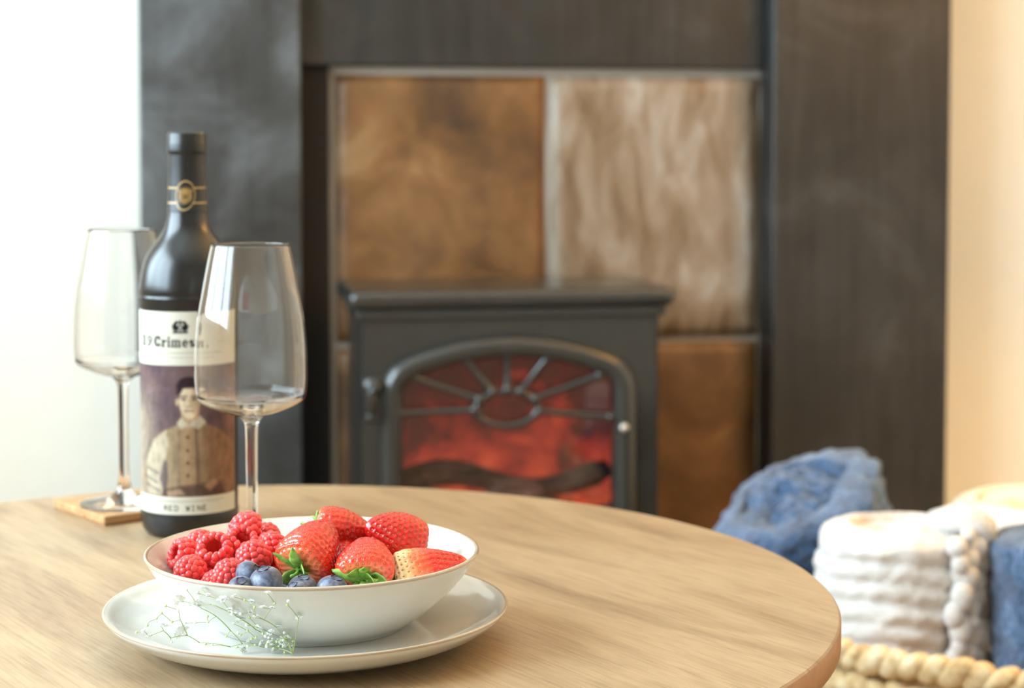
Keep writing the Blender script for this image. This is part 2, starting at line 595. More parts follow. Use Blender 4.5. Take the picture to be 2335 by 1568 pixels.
# body: side, back, top walls and a front plate around the door hole
BODY = 0.197
sb = MB()
sbox(sb, -BODY, -BODY + 0.012, 0.012, 0.19, 0.09, 0.54); sbox(sb, BODY - 0.012, BODY, 0.012, 0.19, 0.09, 0.54)
sbox(sb, -BODY, BODY, 0.18, 0.19, 0.09, 0.54); sbox(sb, -BODY, BODY, 0.0, 0.19, 0.08, 0.09)
def plate(mb, inner, hwx, z0, z1, y0, y1):
    """front plate with an arched hole: bridge inner outline to the rectangle"""
    out = []
    for x, z in inner:
        if z <= inner[0][1] + 1e-6: out.append((-hwx if x < 0 else hwx, z))
        else:
            ex = x / 0.139
            if abs(ex) > 0.985 : out.append((math.copysign(hwx, x), z))
            else: out.append((max(-hwx, min(hwx, ex * hwx)), z1))
    n = len(inner)
    vs_ = [(x, y0, z + SZ) for x, z in inner] + [(x, y0, z + SZ) for x, z in out] + [(x, y1, z + SZ) for x, z in inner] + [(x, y1, z + SZ) for x, z in out]
    fs = []
    for i in range(n - 1):
        fs += [(i, i + 1, n + i + 1, n + i), (2 * n + i, 3 * n + i, 3 * n + i + 1, 2 * n + i + 1), (i, 2 * n + i, 2 * n + i + 1, i + 1), (n + i, n + i + 1, 3 * n + i + 1, 3 * n + i)]
    mb.add(vs_, fs)
    mb.box(-hwx, hwx, y0, y1, z0 + SZ, inner[0][1] + SZ)
plate(sb, [(x + DX, z) for x, z in o_in], BODY, 0.09, 0.54, 0.0, 0.012)
sb.build('body', M_iron, stove, False)
MB().box(-BODY + 0.014, BODY - 0.014, 0.014, 0.178, -0.05 + 0.092, 0.53 + SZ)
tp = MB(); sbox(tp, -0.2145, 0.2145, -0.018, 0.20, 0.537, 0.562)
tp.build('top_plate', M_iron, stove, False, 0.0118)
co = MB(); sbox(co, -0.203, 0.203, -0.008, 0.192, 0.524, 0.537)
co.build('cornice', M_iron, stove, False, 0.003)
for sx in (-1, 1):
    for y in (0.03, 0.16):
        lg = MB(); sbox(lg, sx * 0.16 - 0.02, sx * 0.16 + 0.02, y - 0.02, y + 0.02, 0.05, 0.085)
        lg.build('leg', M_iron, stove, False, 0.004)
# door: arched frame swept with a rounded moulding
door = MB()
mid = arch(0.153, 0.425, 0.4865, 0.040)
prof = [(-0.0145, 0.0), (-0.0145, -0.008), (-0.010, -0.015), (-0.003, -0.018), (0.005, -0.018), (0.011, -0.014), (0.0145, -0.008), (0.0145, 0.0)]
def sweep(mb, path, prof, y0=0.0, closed=False):
    n = len(path); k = len(prof)
    vs_ = []
    for i, (x, z) in enumerate(path):
        if closed: xa, za = path[i - 1]; xb, zb = path[(i + 1) % n]
        else: xa, za = path[max(i - 1, 0)]; xb, zb = path[min(i + 1, n - 1)]
        tx, tz = xb - xa, zb - za
        l = math.hypot(tx, tz); nx, nz = -tz / l, tx / l
        for s_, d in prof: vs_.append((x + nx * s_, y0 + d, z + SZ + nz * s_))
    fs = []
    for i in range(n if closed else n - 1):
        j = (i + 1) % n
        for q in range(k):
            r = (q + 1) % k
            fs.append((i * k + q, j * k + q, j * k + r, i * k + r))
    mb.add(vs_, fs)
pth = [(x + DX, z) for x, z in mid]
sweep(door, pth, prof)
sbox(door, -0.1675 + DX, 0.1675 + DX, -0.016, 0.0, 0.108, 0.137)
dr = door.build('door', M_iron, stove, True, 0.0)
HX, HZ = -0.0095, 0.406
def bar(p, q, r=0.0048):
    mb = MB()
    a = Vector((p[0], -0.008, p[1] + SZ)); b = Vector((q[0], -0.008, q[1] + SZ))
    d = (b - a).normalized()
    mb.tube([a, a + d * 0.004, b - d * 0.004, b], [r * 1.25, r, r, r * 1.25], 10)
    mb.ball(a, r * 1.5); mb.ball(b, r * 1.4)
    mb.build('glazing_bar', M_iron, dr)
for q in [(-0.147, 0.4035), (-0.139, 0.452), (-0.067, 0.474), (-0.009, 0.476), (0.044, 0.4715), (0.113, 0.447), (0.128, 0.392)]:
    d = Vector((q[0] - HX, q[1] - HZ)); a = math.atan2(d.y / 0.024, d.x / 0.042)
    bar((HX + 0.043 * math.cos(a), HZ + 0.025 * math.sin(a)), q)
hub = MB()
sweep(hub, [(HX + 0.040 * math.cos(2 * math.pi * i / 48), HZ + 0.0225 * math.sin(2 * math.pi * i / 48)) for i in range(48)],
      [(0.005 * math.cos(2 * math.pi * i / 10), -0.008 + 0.005 * math.sin(2 * math.pi * i / 10)) for i in range(10)], 0.0, True)
hub.build('glazing_ring', M_iron, dr)
gl = MB()
gp = [(x + DX, z) for x, z in o_in]
gl.add([(x, 0.004, z + SZ) for x, z in gp], [tuple(range(len(gp)))])
gl.add([(x, 0.007, z + SZ) for x, z in gp], [tuple(range(len(gp)))[::-1]])
gl.build('pane', M_stove_glass, dr, False)
hd = MB()
hd.tube([(-0.176, 0.0, 0.440 + SZ), (-0.176, -0.018, 0.440 + SZ), (-0.186, -0.024, 0.440 + SZ), (-0.187, -0.024, 0.43 + SZ), (-0.187, -0.022, 0.402 + SZ)], [0.007, 0.007, 0.007, 0.007, 0.0085], 12)
hd.ball((-0.187, -0.022, 0.402 + SZ), 0.009)
sbox(hd, -0.195, -0.163, -0.006, 0.0, 0.425, 0.449)
hd.build('handle', M_iron, stove)
MB().ball((0.1425, -0.024, 0.3795 + SZ), (0.0062, 0.006, 0.0062)).ball((0.1425, -0.016, 0.3795 + SZ), (0.004, 0.01, 0.004)).build('knob', M_chrome, dr)
# the fire: a backlit flame screen, an ember bed and logs
mf = Mat('flame_screen')
v = mf.coord(scale=(1, 1, 0.8))
fn = mf.noise(v, 13, 5, 0.6, 1.2)
sx_ = mf.n('ShaderNodeSeparateXYZ'); mf.l(mf.coord(), sx_.inputs[0])
gz = mf.n('ShaderNodeMapRange'); mf.l(sx_.outputs['Z'], gz.inputs['Value'])
gz.inputs['From Min'].default_value = 0.20; gz.inputs['From Max'].default_value = 0.40; gz.inputs['To Min'].default_value = 0.06; gz.inputs['To Max'].default_value = -0.30
fa = mf.n('ShaderNodeMath', operation='ADD'); mf.l(fn, fa.inputs[0]); mf.l(gz.outputs[0], fa.inputs[1])
fl = fa.outputs[0]
mf.color(mf.ramp(fl, [(0.3, lin(40, 8, 6)), (0.7, lin(120, 26, 14))]))
mf.l(mf.ramp(fl, [(0.12, lin(84, 56, 50)), (0.30, lin(104, 54, 46)), (0.44, lin(186, 76, 60)), (0.56, lin(230, 104, 72)), (0.68, lin(252, 168, 108))]), mf.b.inputs['Emission Color'])
mf.b.inputs['Emission Strength'].default_value = 0.85
fs_ = MB()
nu, nv = 24, 14
fs_.add([(-0.17 + 0.34 * i / (nu - 1), 0.150 - 0.006 * math.sin(i * 0.9) * (1 - j / nv), 0.10 + SZ + 0.372 * j / (nv - 1)) for j in range(nv) for i in range(nu)], grid_faces(nu, nv))
fscreen = fs_.build('flame_screen', mf.m, stove)
MB().box(-0.18, 0.18, 0.160, 0.178, 0.045, 0.47).build('firebox_back', M_ironb, stove, False)
me_ = Mat('ember_bed')
v = me_.coord()
en = me_.noise(v, 38, 4, 0.6)
me_.color(me_.ramp(en, [(0.3, lin(30, 24, 22)), (0.7, lin(90, 70, 60))]))
me_.l(me_.ramp(en, [(0.45, (0, 0, 0, 1)), (0.55, lin(230, 60, 20)), (0.7, lin(255, 130, 50))]), me_.b.inputs['Emission Color'])
me_.b.inputs['Emission Strength'].default_value = 1.6
eb = MB()
nu, nv = 40, 16
eb.add([(-0.165 + 0.33 * i / (nu - 1), 0.025 + 0.125 * j / (nv - 1), 0.205 + SZ + 0.05 * j / nv + 0.014 * noise.noise((i * 0.45, j * 0.45, 2))) for j in range(nv) for i in range(nu)], grid_faces(nu, nv))
eb.build('ember_bed', me_.m, stove)
def mk_log():
    m = Mat('charred_log')
    v = m.coord(scale=(0.5, 2, 2))
    m.color(m.ramp(m.noise(v, 30, 5, 0.6), [(0.3, lin(50, 40, 36)), (0.5, lin(110, 94, 84)), (0.7, lin(170, 156, 144))]))
    m.set(Roughness=0.9); m.bump(m.noise(v, 60, 4), 0.8, 0.004)
    return m.m
M_log = mk_log()
for (p, q, c, r) in [((-0.15, 0.07, 0.285), (0.15, 0.10, 0.305), 0.018, 0.021), ((-0.12, 0.045, 0.255), (0.05, 0.05, 0.275), -0.012, 0.022),
                     ((0.0, 0.04, 0.250), (0.16, 0.045, 0.262), 0.010, 0.018)]:
    pts, rr = [], []
    for i in range(15):
        t = i / 14
        P = Vector(p).lerp(Vector(q), t)
        P.z += SZ + c * math.sin(t * 2 * math.pi) + 0.004 * math.sin(9 * t + p[0] * 40)
        pts.append(P); rr.append(r * (0.85 + 0.18 * math.sin(5 * t + p[0] * 30)) * (0.6 if i in (0, 14) else 1))
    MB().tube(pts, rr, 14).build('log', M_log, stove)

# ------------------------------------------------------------------ table
TZ = 0.45
table = empty('coffee_table', (-0.187, 1.243, 0))
tag(table, 'round oak effect coffee table carrying the wine and fruit', 'table')
TR = 0.40
prof = [(0.0, TZ - 0.019), (TR - 0.0012, TZ - 0.019), (TR, TZ - 0.0178), (TR, TZ - 0.0012), (TR - 0.0012, TZ), (TR - 0.02, TZ), (0.0, TZ)]
mb = MB()
mb.lathe(prof, 256)
tt = mb.build('tabletop', M_table, table, True)
tt.data.polygons.foreach_set('use_smooth', [False] * len(tt.data.polygons))
eb_m = plain('edge_band', lin(168, 120, 74), 0.5, 0.1, 300, 0.12)
MB().lathe([(TR + 0.0001, TZ - 0.0175), (TR + 0.0006, TZ - 0.017), (TR + 0.0006, TZ - 0.0018), (TR + 0.0001, TZ - 0.0012)], 256).build('edge_band', eb_m, table)
MB().lathe([(0.0, TZ - 0.075), (0.27, TZ - 0.075), (0.27, TZ - 0.0195), (0.0, TZ - 0.0195)], 96).build('apron', M_table, table, False)
for k in range(4):
    a = R(45 + 90 * k)
    MB().tube([(0.22 * math.cos(a), 0.22 * math.sin(a), TZ - 0.075), (0.29 * math.cos(a), 0.29 * math.sin(a), 0.0)], [0.022, 0.014], 20).build('leg', M_table, table)

# ------------------------------------------------------------------ wine bottle
BX, BY = at(431, 900, 1.446).x, 1.446
bot = empty('wine_bottle', (BX, BY, TZ))
tag(bot, 'matt black wine bottle with a sepia portrait label beside glasses', 'bottle')
BR = 0.0375
bprof = [(0.0, 0.004), (0.020, 0.003), (0.028, 0.0), (0.0335, 0.0015), (0.0362, 0.0055), (0.0375, 0.012), (0.0375, 0.0185), (0.0369, 0.0205),
         (0.0369, 0.1795), (0.0375, 0.1815), (0.0375, 0.1835), (0.0370, 0.1842), (0.0374, 0.1852), (0.0374, 0.1890), (0.0369, 0.1930), (0.0355, 0.2019), (0.0343, 0.2066), (0.0327, 0.2113), (0.0303, 0.2160),
         (0.0272, 0.2208), (0.0235, 0.2255), (0.0202, 0.2300), (0.0177, 0.2345), (0.0161, 0.2395), (0.0152, 0.2440), (0.0146, 0.2491), (0.0141, 0.256), (0.0139, 0.268)]
MB().lathe(bprof, 128).build('body', M_bottle, bot)
cprof = [(0.0149, 0.2485), (0.0150, 0.2491), (0.0144, 0.256), (0.0142, 0.2650), (0.0140, 0.2905), (0.0141, 0.2915), (0.0150, 0.2925), (0.0151, 0.2940), (0.0151, 0.2990), (0.0150, 0.3000),
         (0.0147, 0.3010), (0.0147, 0.3060), (0.0143, 0.3073), (0.0130, 0.3080), (0.0, 0.3080)]
MB().lathe(cprof, 96).build('capsule', M_capsule, bot)


class Canvas:
    """a flat print: colours on a fine grid, later carried by the label's own vertices (millimetres)"""
    def __init__(s, w, h, res, base):
        s.w, s.h, s.res = w, h, res
        s.nu, s.nv = int(w / res) + 1, int(h / res) + 1
        s.U, s.V = np.meshgrid(np.linspace(0, w, s.nu), np.linspace(0, h, s.nv))
        s.c = np.empty((s.nv, s.nu, 3)); s.c[:] = lin(*base)[:3]

    def put(s, mask, col, a=1.0):
        m = np.clip(mask, 0, 1)[..., None] * a
        s.c = s.c * (1 - m) + np.array(lin(*col)[:3]) * m

    fat = 0.0

    def soft(s, d, w=0.35): return np.clip(0.5 - (d - s.fat) / w, 0, 1)

    def rect(s, u0, u1, v0, v1, w=0.3): return s.soft(np.maximum(np.maximum(u0 - s.U, s.U - u1), np.maximum(v0 - s.V, s.V - v1)), w)

    def ell(s, u, v, ru, rv, w=0.3, rot=0.0):
        du, dv = s.U - u, s.V - v
        c, n = math.cos(rot), math.sin(rot)
        du, dv = du * c + dv * n, -du * n + dv * c
        return s.soft((np.sqrt((du / ru) ** 2 + (dv / rv) ** 2) - 1) * min(ru, rv), w)

    def line(s, u0, v0, u1, v1, t, w=0.3):
        du, dv = u1 - u0, v1 - v0
        q = np.clip(((s.U - u0) * du + (s.V - v0) * dv) / (du * du + dv * dv + 1e-9), 0, 1)
        return s.soft(np.hypot(s.U - u0 - q * du, s.V - v0 - q * dv) - t / 2, w)

    def poly(s, pts, w=0.6):
        ins = np.zeros(s.U.shape, bool); dist = np.full(s.U.shape, 1e9)
        n = len(pts)
        for i in range(n):
            (x0, y0), (x1, y1) = pts[i], pts[(i + 1) % n]
            if y0 != y1:
                cr = ((y0 > s.V) != (y1 > s.V)) & (s.U < (x1 - x0) * (s.V - y0) / (y1 - y0) + x0)
                ins ^= cr
            dx, dy = x1 - x0, y1 - y0
            q = np.clip(((s.U - x0) * dx + (s.V - y0) * dy) / (dx * dx + dy * dy + 1e-9), 0, 1)
            dist = np.minimum(dist, np.hypot(s.U - x0 - q * dx, s.V - y0 - q * dy))
        return s.soft(np.where(ins, -dist, dist), w)

    def wrap(s, name, rad, ang0, ztop, parent, rough, spec=0.04):
        """wrap the print on a cylinder of radius rad(z) starting at angle ang0 (0 = facing the camera, + = to the right)"""
        me = bpy.data.meshes.new(name)
        vs_ = []
        for j in range(s.nv):
            z = ztop - s.V[j, 0] / 1000
            r = rad(z)
            th = ang0 + s.U[j] / 1000 / r
            vs_.append(np.stack([r * np.sin(th), -r * np.cos(th), np.full(s.nu, z)], 1))
        vs_ = np.concatenate(vs_)
        me.from_pydata(vs_.tolist(), [], [f[::-1] for f in grid_faces(s.nu, s.nv)])
        ca = me.color_attributes.new('print', 'FLOAT_COLOR', 'POINT')
        ca.data.foreach_set('color', np.concatenate([s.c.reshape(-1, 3), np.ones((s.nu * s.nv, 1))], 1).astype(np.float32).ravel())
        me.polygons.foreach_set('use_smooth', [True] * len(me.polygons))
        m = Mat(name + '_ink')
        at_ = m.n('ShaderNodeAttribute'); at_.attribute_name = 'print'
        m.color(at_.outputs['Color']); m.set(Roughness=rough, Specular_IOR_Level=spec)
        me.materials.append(m.m)
        return link(me, name, parent)


# main label, 97 mm of arc from -83 to +65 degrees, 154 mm tall; U0 is the arc position facing the camera
LW, LH, U0 = 97.0, 154.0, 54.4
cv = Canvas(LW, LH, 0.36, (200, 194, 178))
def uu(px): return U0 + math.asin(max(-0.99, min(0.99, (px - 431) / 109.5))) * 36.9
def vv(row): return (row - 709) / 2.966
ink = (30, 30, 32)
# photograph panel with a generic sepia sitter
P0, P1 = vv(829), vv(1124)
cv.put(cv.rect(0, LW, P0, P1), (92, 74, 78))
n2 = np.array([[noise.noise((u * 0.06, v_ * 0.05, 3.1)) for u in cv.U[0]] for v_ in cv.V[:, 0]])
pan = cv.rect(0, LW, P0, P1)
cv.put(pan * np.clip(0.35 + n2, 0, 1) * 0.7, (122, 98, 92))
cv.put(pan * np.clip((uu(372) - cv.U) / 26, 0, 1) * np.clip((cv.V - vv(860)) / 30, 0, 1), (172, 156, 132), 0.75)
cv.put(pan * np.clip((cv.U - uu(500)) / 20, 0, 1), (140, 104, 82), 0.7)
def PP(pts, w=1.2): return cv.poly([(uu(x), vv(y)) for x, y in pts], w) * pan
body = PP([(404, 962), (372, 978), (350, 1000), (336, 1050), (328, 1085), (345, 1125), (530, 1125), (533, 1060), (520, 1000), (495, 975), (462, 958)])
cv.put(body, (150, 128, 100))
cv.put(body * np.clip((cv.U - uu(440)) / 14, 0, 1), (128, 94, 74), 0.85)
cv.put(PP([(380, 975), (352, 1000), (336, 1050), (340, 1122), (372, 1122), (374, 1060), (384, 1010)], 2.0), (182, 168, 144), 0.9)
cv.put(PP([(374, 1040), (364, 1085), (376, 1120), (384, 1080), (382, 1045)], 2.0), (84, 72, 80), 0.8)
for (x0, y0, x1, y1) in [(338, 1062, 362, 1072), (334, 1080, 360, 1094), (336, 1098, 364, 1112)]:
    cv.put(cv.line(uu(x0), vv(y0), uu(x1), vv(y1), 1.6, 1.5) * pan, (98, 88, 92), 0.8)
cv.put(PP([(414, 965), (410, 1120), (448, 1120), (446, 965)], 2.0), (160, 130, 98), 0.8)
cv.put(cv.line(uu(446), vv(968), uu(450), vv(1100), 2.2, 2.0) * pan, (86, 62, 54), 0.8)
cv.put(cv.line(uu(408), vv(975), uu(406), vv(1110), 1.2, 1.5) * pan, (120, 96, 78), 0.8)
for y in (990, 1020, 1048, 1076):
    cv.put(cv.ell(uu(427), vv(y), 1.3, 1.5, 0.8), (82, 62, 52), 0.9)
cv.put(PP([(372, 1108), (420, 1098), (500, 1092), (512, 1125), (368, 1125)], 2.5), (78, 58, 56), 0.85)
cv.put(PP([(380, 1112), (410, 1106), (420, 1118), (384, 1124)], 1.5), (176, 146, 116), 0.8)
cv.put(PP([(462, 1100), (486, 1086), (494, 1096), (476, 1112)], 1.5), (168, 128, 98), 0.7)
cv.put(PP([(414, 935), (412, 962), (430, 972), (452, 962), (452, 935)], 1.0), (178, 150, 120))            # neck
cv.put(PP([(404, 958), (414, 945), (430, 962), (455, 942), (468, 958), (452, 972), (430, 964), (412, 972)], 1.0), (188, 174, 150))   # collar
cv.put(cv.ell(uu(430), vv(876), 9.0, 7.4, 0.8) * pan, (50, 38, 42))                                      # hair
cv.put(cv.ell(uu(432), vv(910), 7.6, 13.0, 1.0) * pan, (216, 194, 162))                                  # face
cv.put(PP([(404, 892), (406, 872), (430, 866), (456, 876), (456, 890), (440, 880), (418, 881), (411, 893)], 1.0), (50, 38, 42))
cv.put(cv.ell(uu(405), vv(911), 1.4, 2.8, 0.8) * pan, (190, 160, 130))
cv.put(cv.ell(uu(446), vv(915), 3.6, 11.0, 2.5) * pan, (166, 128, 100), 0.6)
for x in (419, 442):
    cv.put(cv.line(uu(x - 7), vv(899), uu(x + 7), vv(898), 1.2, 0.8), (64, 48, 46), 0.95)
    cv.put(cv.ell(uu(x), vv(905), 1.7, 0.9, 0.6), (46, 34, 36), 0.95)
cv.put(cv.line(uu(432), vv(905), uu(434), vv(919), 1.0, 1.2), (160, 126, 100), 0.8)
cv.put(cv.line(uu(426), vv(921), uu(438), vv(921), 0.9, 0.8), (120, 88, 74), 0.8)
cv.put(cv.line(uu(421), vv(931), uu(440), vv(931), 1.1, 0.8), (110, 72, 66), 0.9)
# soften the print and give it the mottled tone of an old photograph
n3 = np.array([[noise.noise((u * 0.22, v_ * 0.11, 8.1)) + 0.6 * noise.noise((u * 0.5, v_ * 0.35, 1.1)) for u in cv.U[0]] for v_ in cv.V[:, 0]])
cv.c = np.where((pan > 0.5)[..., None], cv.c * (0.88 + 0.26 * n3[..., None]), cv.c)
for _ in range(1):
    bl = cv.c.copy()
    for ax_ in (0, 1):
        bl = (np.roll(bl, 2, ax_) + np.roll(bl, 1, ax_) + bl + np.roll(bl, -1, ax_) + np.roll(bl, -2, ax_)) / 5
    keep = cv.rect(1.2, LW - 1.2, P0 + 1.0, P1 - 1.0)[..., None]
    cv.c = cv.c * (1 - keep) + bl * keep
# crest: shield with a crowned top and two supporters
ec, ev = uu(413), vv(742)
for du in (-3.7, 3.7):
    cv.put(cv.ell(ec + du, ev + 0.5, 1.8, 3.4, 0.4, 0.25 * (1 if du > 0 else -1)), ink)
    cv.put(cv.ell(ec + du * 0.85, ev - 3.0, 1.2, 1.2, 0.4), ink)
    cv.put(cv.line(ec + du * 1.4, ev + 3.2, ec + du * 1.7, ev - 1.0, 0.7), ink)
cv.put(cv.ell(ec, ev + 0.6, 2.1, 2.7, 0.4), ink)
cv.put(cv.ell(ec, ev + 0.6, 1.3, 1.8, 0.4), (150, 146, 138))
cv.put(cv.poly([(ec - 2, ev - 2.4), (ec - 2.4, ev - 4.8), (ec - 1, ev - 3.6), (ec, ev - 5.6), (ec + 1, ev - 3.6), (ec + 2.4, ev - 4.8), (ec + 2, ev - 2.4)], 0.3), ink)
cv.put(cv.line(ec - 5.2, ev + 4.4, ec + 5.2, ev + 4.4, 1.5), ink)


def glyph(c, ch, u, v, w, h, col=ink, s_=0.40):
    """bold high-contrast serif letters; u,v = bottom left, w,h = box; s_ = stem share"""
    def rc(x0, x1, y0, y1): c.put(c.rect(u + x0 * w, u + x1 * w, v - y1 * h, v - y0 * h, 0.35), col)
    def ring(x0, x1, y0, y1, t, gap=None):
        cx_, cy_ = u + (x0 + x1) / 2 * w, v - (y0 + y1) / 2 * h
        ru, rv = (x1 - x0) / 2 * w, (y1 - y0) / 2 * h
        f_ = c.fat
        m = c.ell(cx_, cy_, ru, rv, 0.35)
        c.fat = -f_
        m = m * (1 - c.ell(cx_, cy_, max(ru - t * w, 0.2), rv * 0.84, 0.35))
        if gap is not None: m = m * (1 - c.rect(u + gap[0] * w, u + gap[1] * w, v - gap[3] * h, v - gap[2] * h, 0.35))
        c.fat = f_
        c.put(m, col)
    X = 0.66
    if ch == '1':
        rc(0.36, 0.74, 0, 1); rc(0.1, 0.98, 0, 0.05); rc(0.12, 0.4, 0.86, 0.92)
    elif ch == '9':
        ring(0.02, 0.98, 0.36, 1.0, 0.28); c.put(c.poly([(u + .70 * w, v - .66 * h), (u + .98 * w, v - .66 * h), (u + .80 * w, v - .2 * h), (u + .4 * w, v), (u + .3 * w, v - .04 * h), (u + .62 * w, v - .25 * h)], 0.35), col)
        c.put(c.ell(u + .22 * w, v - .12 * h, .17 * w, .11 * h), col)
    elif ch == 'C':
        ring(0.02, 1.0, 0, 1, 0.36, (0.62, 1.2, 0.32, 0.68)); rc(0.86, 0.98, 0.62, 1.0); rc(0.9, 0.98, 0.0, 0.34)
    elif ch == 'r':
        rc(0.16, 0.16 + s_, 0, X); rc(0.0, 0.75, 0, 0.05); rc(0.02, 0.4, X - .05, X); c.put(c.ell(u + .82 * w, v - .55 * h, .2 * w, .1 * h), col)
    elif ch == 'i':
        rc(0.24, 0.76, 0, X); rc(0.0, 1.0, 0, 0.05); rc(0.04, 0.5, X - .05, X); c.put(c.ell(u + .5 * w, v - .86 * h, .3 * w, .11 * h), col)
    elif ch == 'm':
        for k in range(3):
            x = 0.05 + k * 0.34
            rc(x, x + 0.17, 0, X - (0 if k == 0 else 0.05)); rc(x - 0.06, x + 0.26, 0, 0.05)
        rc(0.2, 0.84, X - .06, X)
    elif ch == 'e':
        ring(0.02, 0.98, 0, X, 0.32, (0.6, 1.2, 0.16, 0.3)); rc(0.3, 0.95, 0.31, 0.36)
    elif ch == 's':
        c.put(c.line(u + .25 * w, v - .52 * h, u + .75 * w, v - .15 * h, .3 * w), col)
        ring(0.08, 0.82, 0.32, X, 0.24, (0.5, 1.2, 0.3, 0.48)); ring(0.16, 0.94, 0, 0.36, 0.24, (-.2, 0.5, 0.2, 0.4))
    elif ch == '.':
        c.put(c.ell(u + .5 * w, v - .08 * h, .4 * w, .09 * h), col)


TBASE, TH = vv(788), 8.2
cv.fat = 0.14
for ch, x0, x1 in [('1', 328, 338.5), ('9', 340, 351), ('C', 355, 369), ('r', 371, 382), ('i', 384, 391), ('m', 393, 415), ('e', 417, 430), ('s', 432, 445), ('.', 456, 462)]:
    cv.fat = 0.16
    glyph(cv, ch, uu(x0), TBASE, uu(x1) - uu(x0), TH)

cv.fat = 0.0

STROKES = {'R': [(0, 0, 0, 1), (0, 1, .8, 1), (.8, 1, .8, .5), (.8, .5, 0, .5), (.35, .5, .9, 0)], 'E': [(0, 0, 0, 1), (0, 1, .8, 1), (0, .5, .65, .5), (0, 0, .8, 0)],
           'D': [(0, 0, 0, 1), (0, 1, .6, 1), (.6, 1, .9, .7), (.9, .7, .9, .3), (.9, .3, .6, 0), (.6, 0, 0, 0)], 'W': [(0, 1, .25, 0), (.25, 0, .5, .8), (.5, .8, .75, 0), (.75, 0, 1, 1)],
           'I': [(.4, 0, .4, 1), (.15, 0, .65, 0), (.15, 1, .65, 1)], 'N': [(0, 0, 0, 1), (0, 1, .85, 0), (.85, 0, .85, 1)]}
def stroke_word(c, word, u0, u1, base, h, t, col=ink, a=1.0):
    step = (u1 - u0) / len(word)
    for i, ch in enumerate(word):
        for (x0, y0, x1, y1) in STROKES.get(ch, []):
            c.put(c.line(u0 + (i + x0 * 0.68) * step, base - y0 * h, u0 + (i + x1 * 0.68) * step, base - y1 * h, t), col, a)


stroke_word(cv, 'RED WINE', uu(374), uu(472), vv(1155), 3.6, 0.8, (60, 54, 46), 0.9)
def tiny(u0, u1, v, a=0.55, col=(70, 66, 62)):
    u = u0
    while u < u1:
        w = random.uniform(1.2, 3.4)
        cv.put(cv.line(u, v, min(u + w, u1), v, 0.55, 0.5), col, a)
        u += w + 0.7
tiny(uu(342), uu(500), vv(801)); tiny(uu(352), uu(478), vv(811), 0.5)
tiny(uu(328), uu(352), vv(722), 0.5); tiny(uu(346), uu(505), vv(1133), 0.6); tiny(uu(350), uu(495), vv(1137), 0.4)
# cursive flourish at the label's end
prev = None
for i in range(70):
    t = i / 69
    p_ = (uu(497) + 3.2 * math.sin(t * 11), vv(735) + t * 17 + 1.5 * math.cos(t * 17))
    if prev: cv.put(cv.line(prev[0], prev[1], p_[0], p_[1], 0.5, 0.5), (188, 160, 120), 0.8)
    prev = p_
cv.wrap('label', lambda z: 0.0371, -U0 / 1000 / 0.0371 + math.atan2(-BX, BY), 0.1733, bot, 0.75)

# neck band: two gold rules and a medallion
nw = 2 * math.pi * 0.0141 * 1000 * 0.62
nc = Canvas(nw, 26, 0.3, (20, 20, 20))
mu, mv = nw / 2, 13.0
gold = (176, 144, 92)
for v_ in (7.2, 18.6): nc.put(nc.line(0, v_, nw, v_, 1.2), gold)
nc.put(nc.ell(mu, mv, 7.9, 11.4), gold); nc.put(nc.ell(mu, mv, 7.1, 10.4), (20, 17, 15))
nc.put(nc.ell(mu, mv + 0.6, 5.2, 5.8), (150, 116, 66))
for du in (-4.6, -2.3, 0, 2.3, 4.6): nc.put(nc.poly([(mu + du - 1.2, mv - 2.5), (mu + du, mv - 7.6 + abs(du) * 0.3), (mu + du + 1.2, mv - 2.5)], 0.4), (150, 116, 66))
for du in (-2.4, 2.4): nc.put(nc.line(mu + du, mv - 2, mu + du * 1.1, mv + 4, 0.8), (60, 44, 28), 0.8)
nc.put(nc.ell(mu, mv + 1, 1.5, 2.2), (70, 52, 32), 0.8)
nc.put(nc.line(mu - 4.5, mv + 5, mu + 4.5, mv + 5, 0.8), (60, 44, 28), 0.8)
def neck_r(z): return 0.00018 + float(np.interp(z, [0.2440, 0.2491, 0.256, 0.265, 0.2905], [0.0154, 0.0150, 0.0144, 0.0142, 0.0140]))
nc.wrap('neck_band', neck_r, -nw / 2 / 1000 / 0.0141 + math.atan2(-BX, BY) - R(3), 0.2728, bot, 0.34, 0.5)


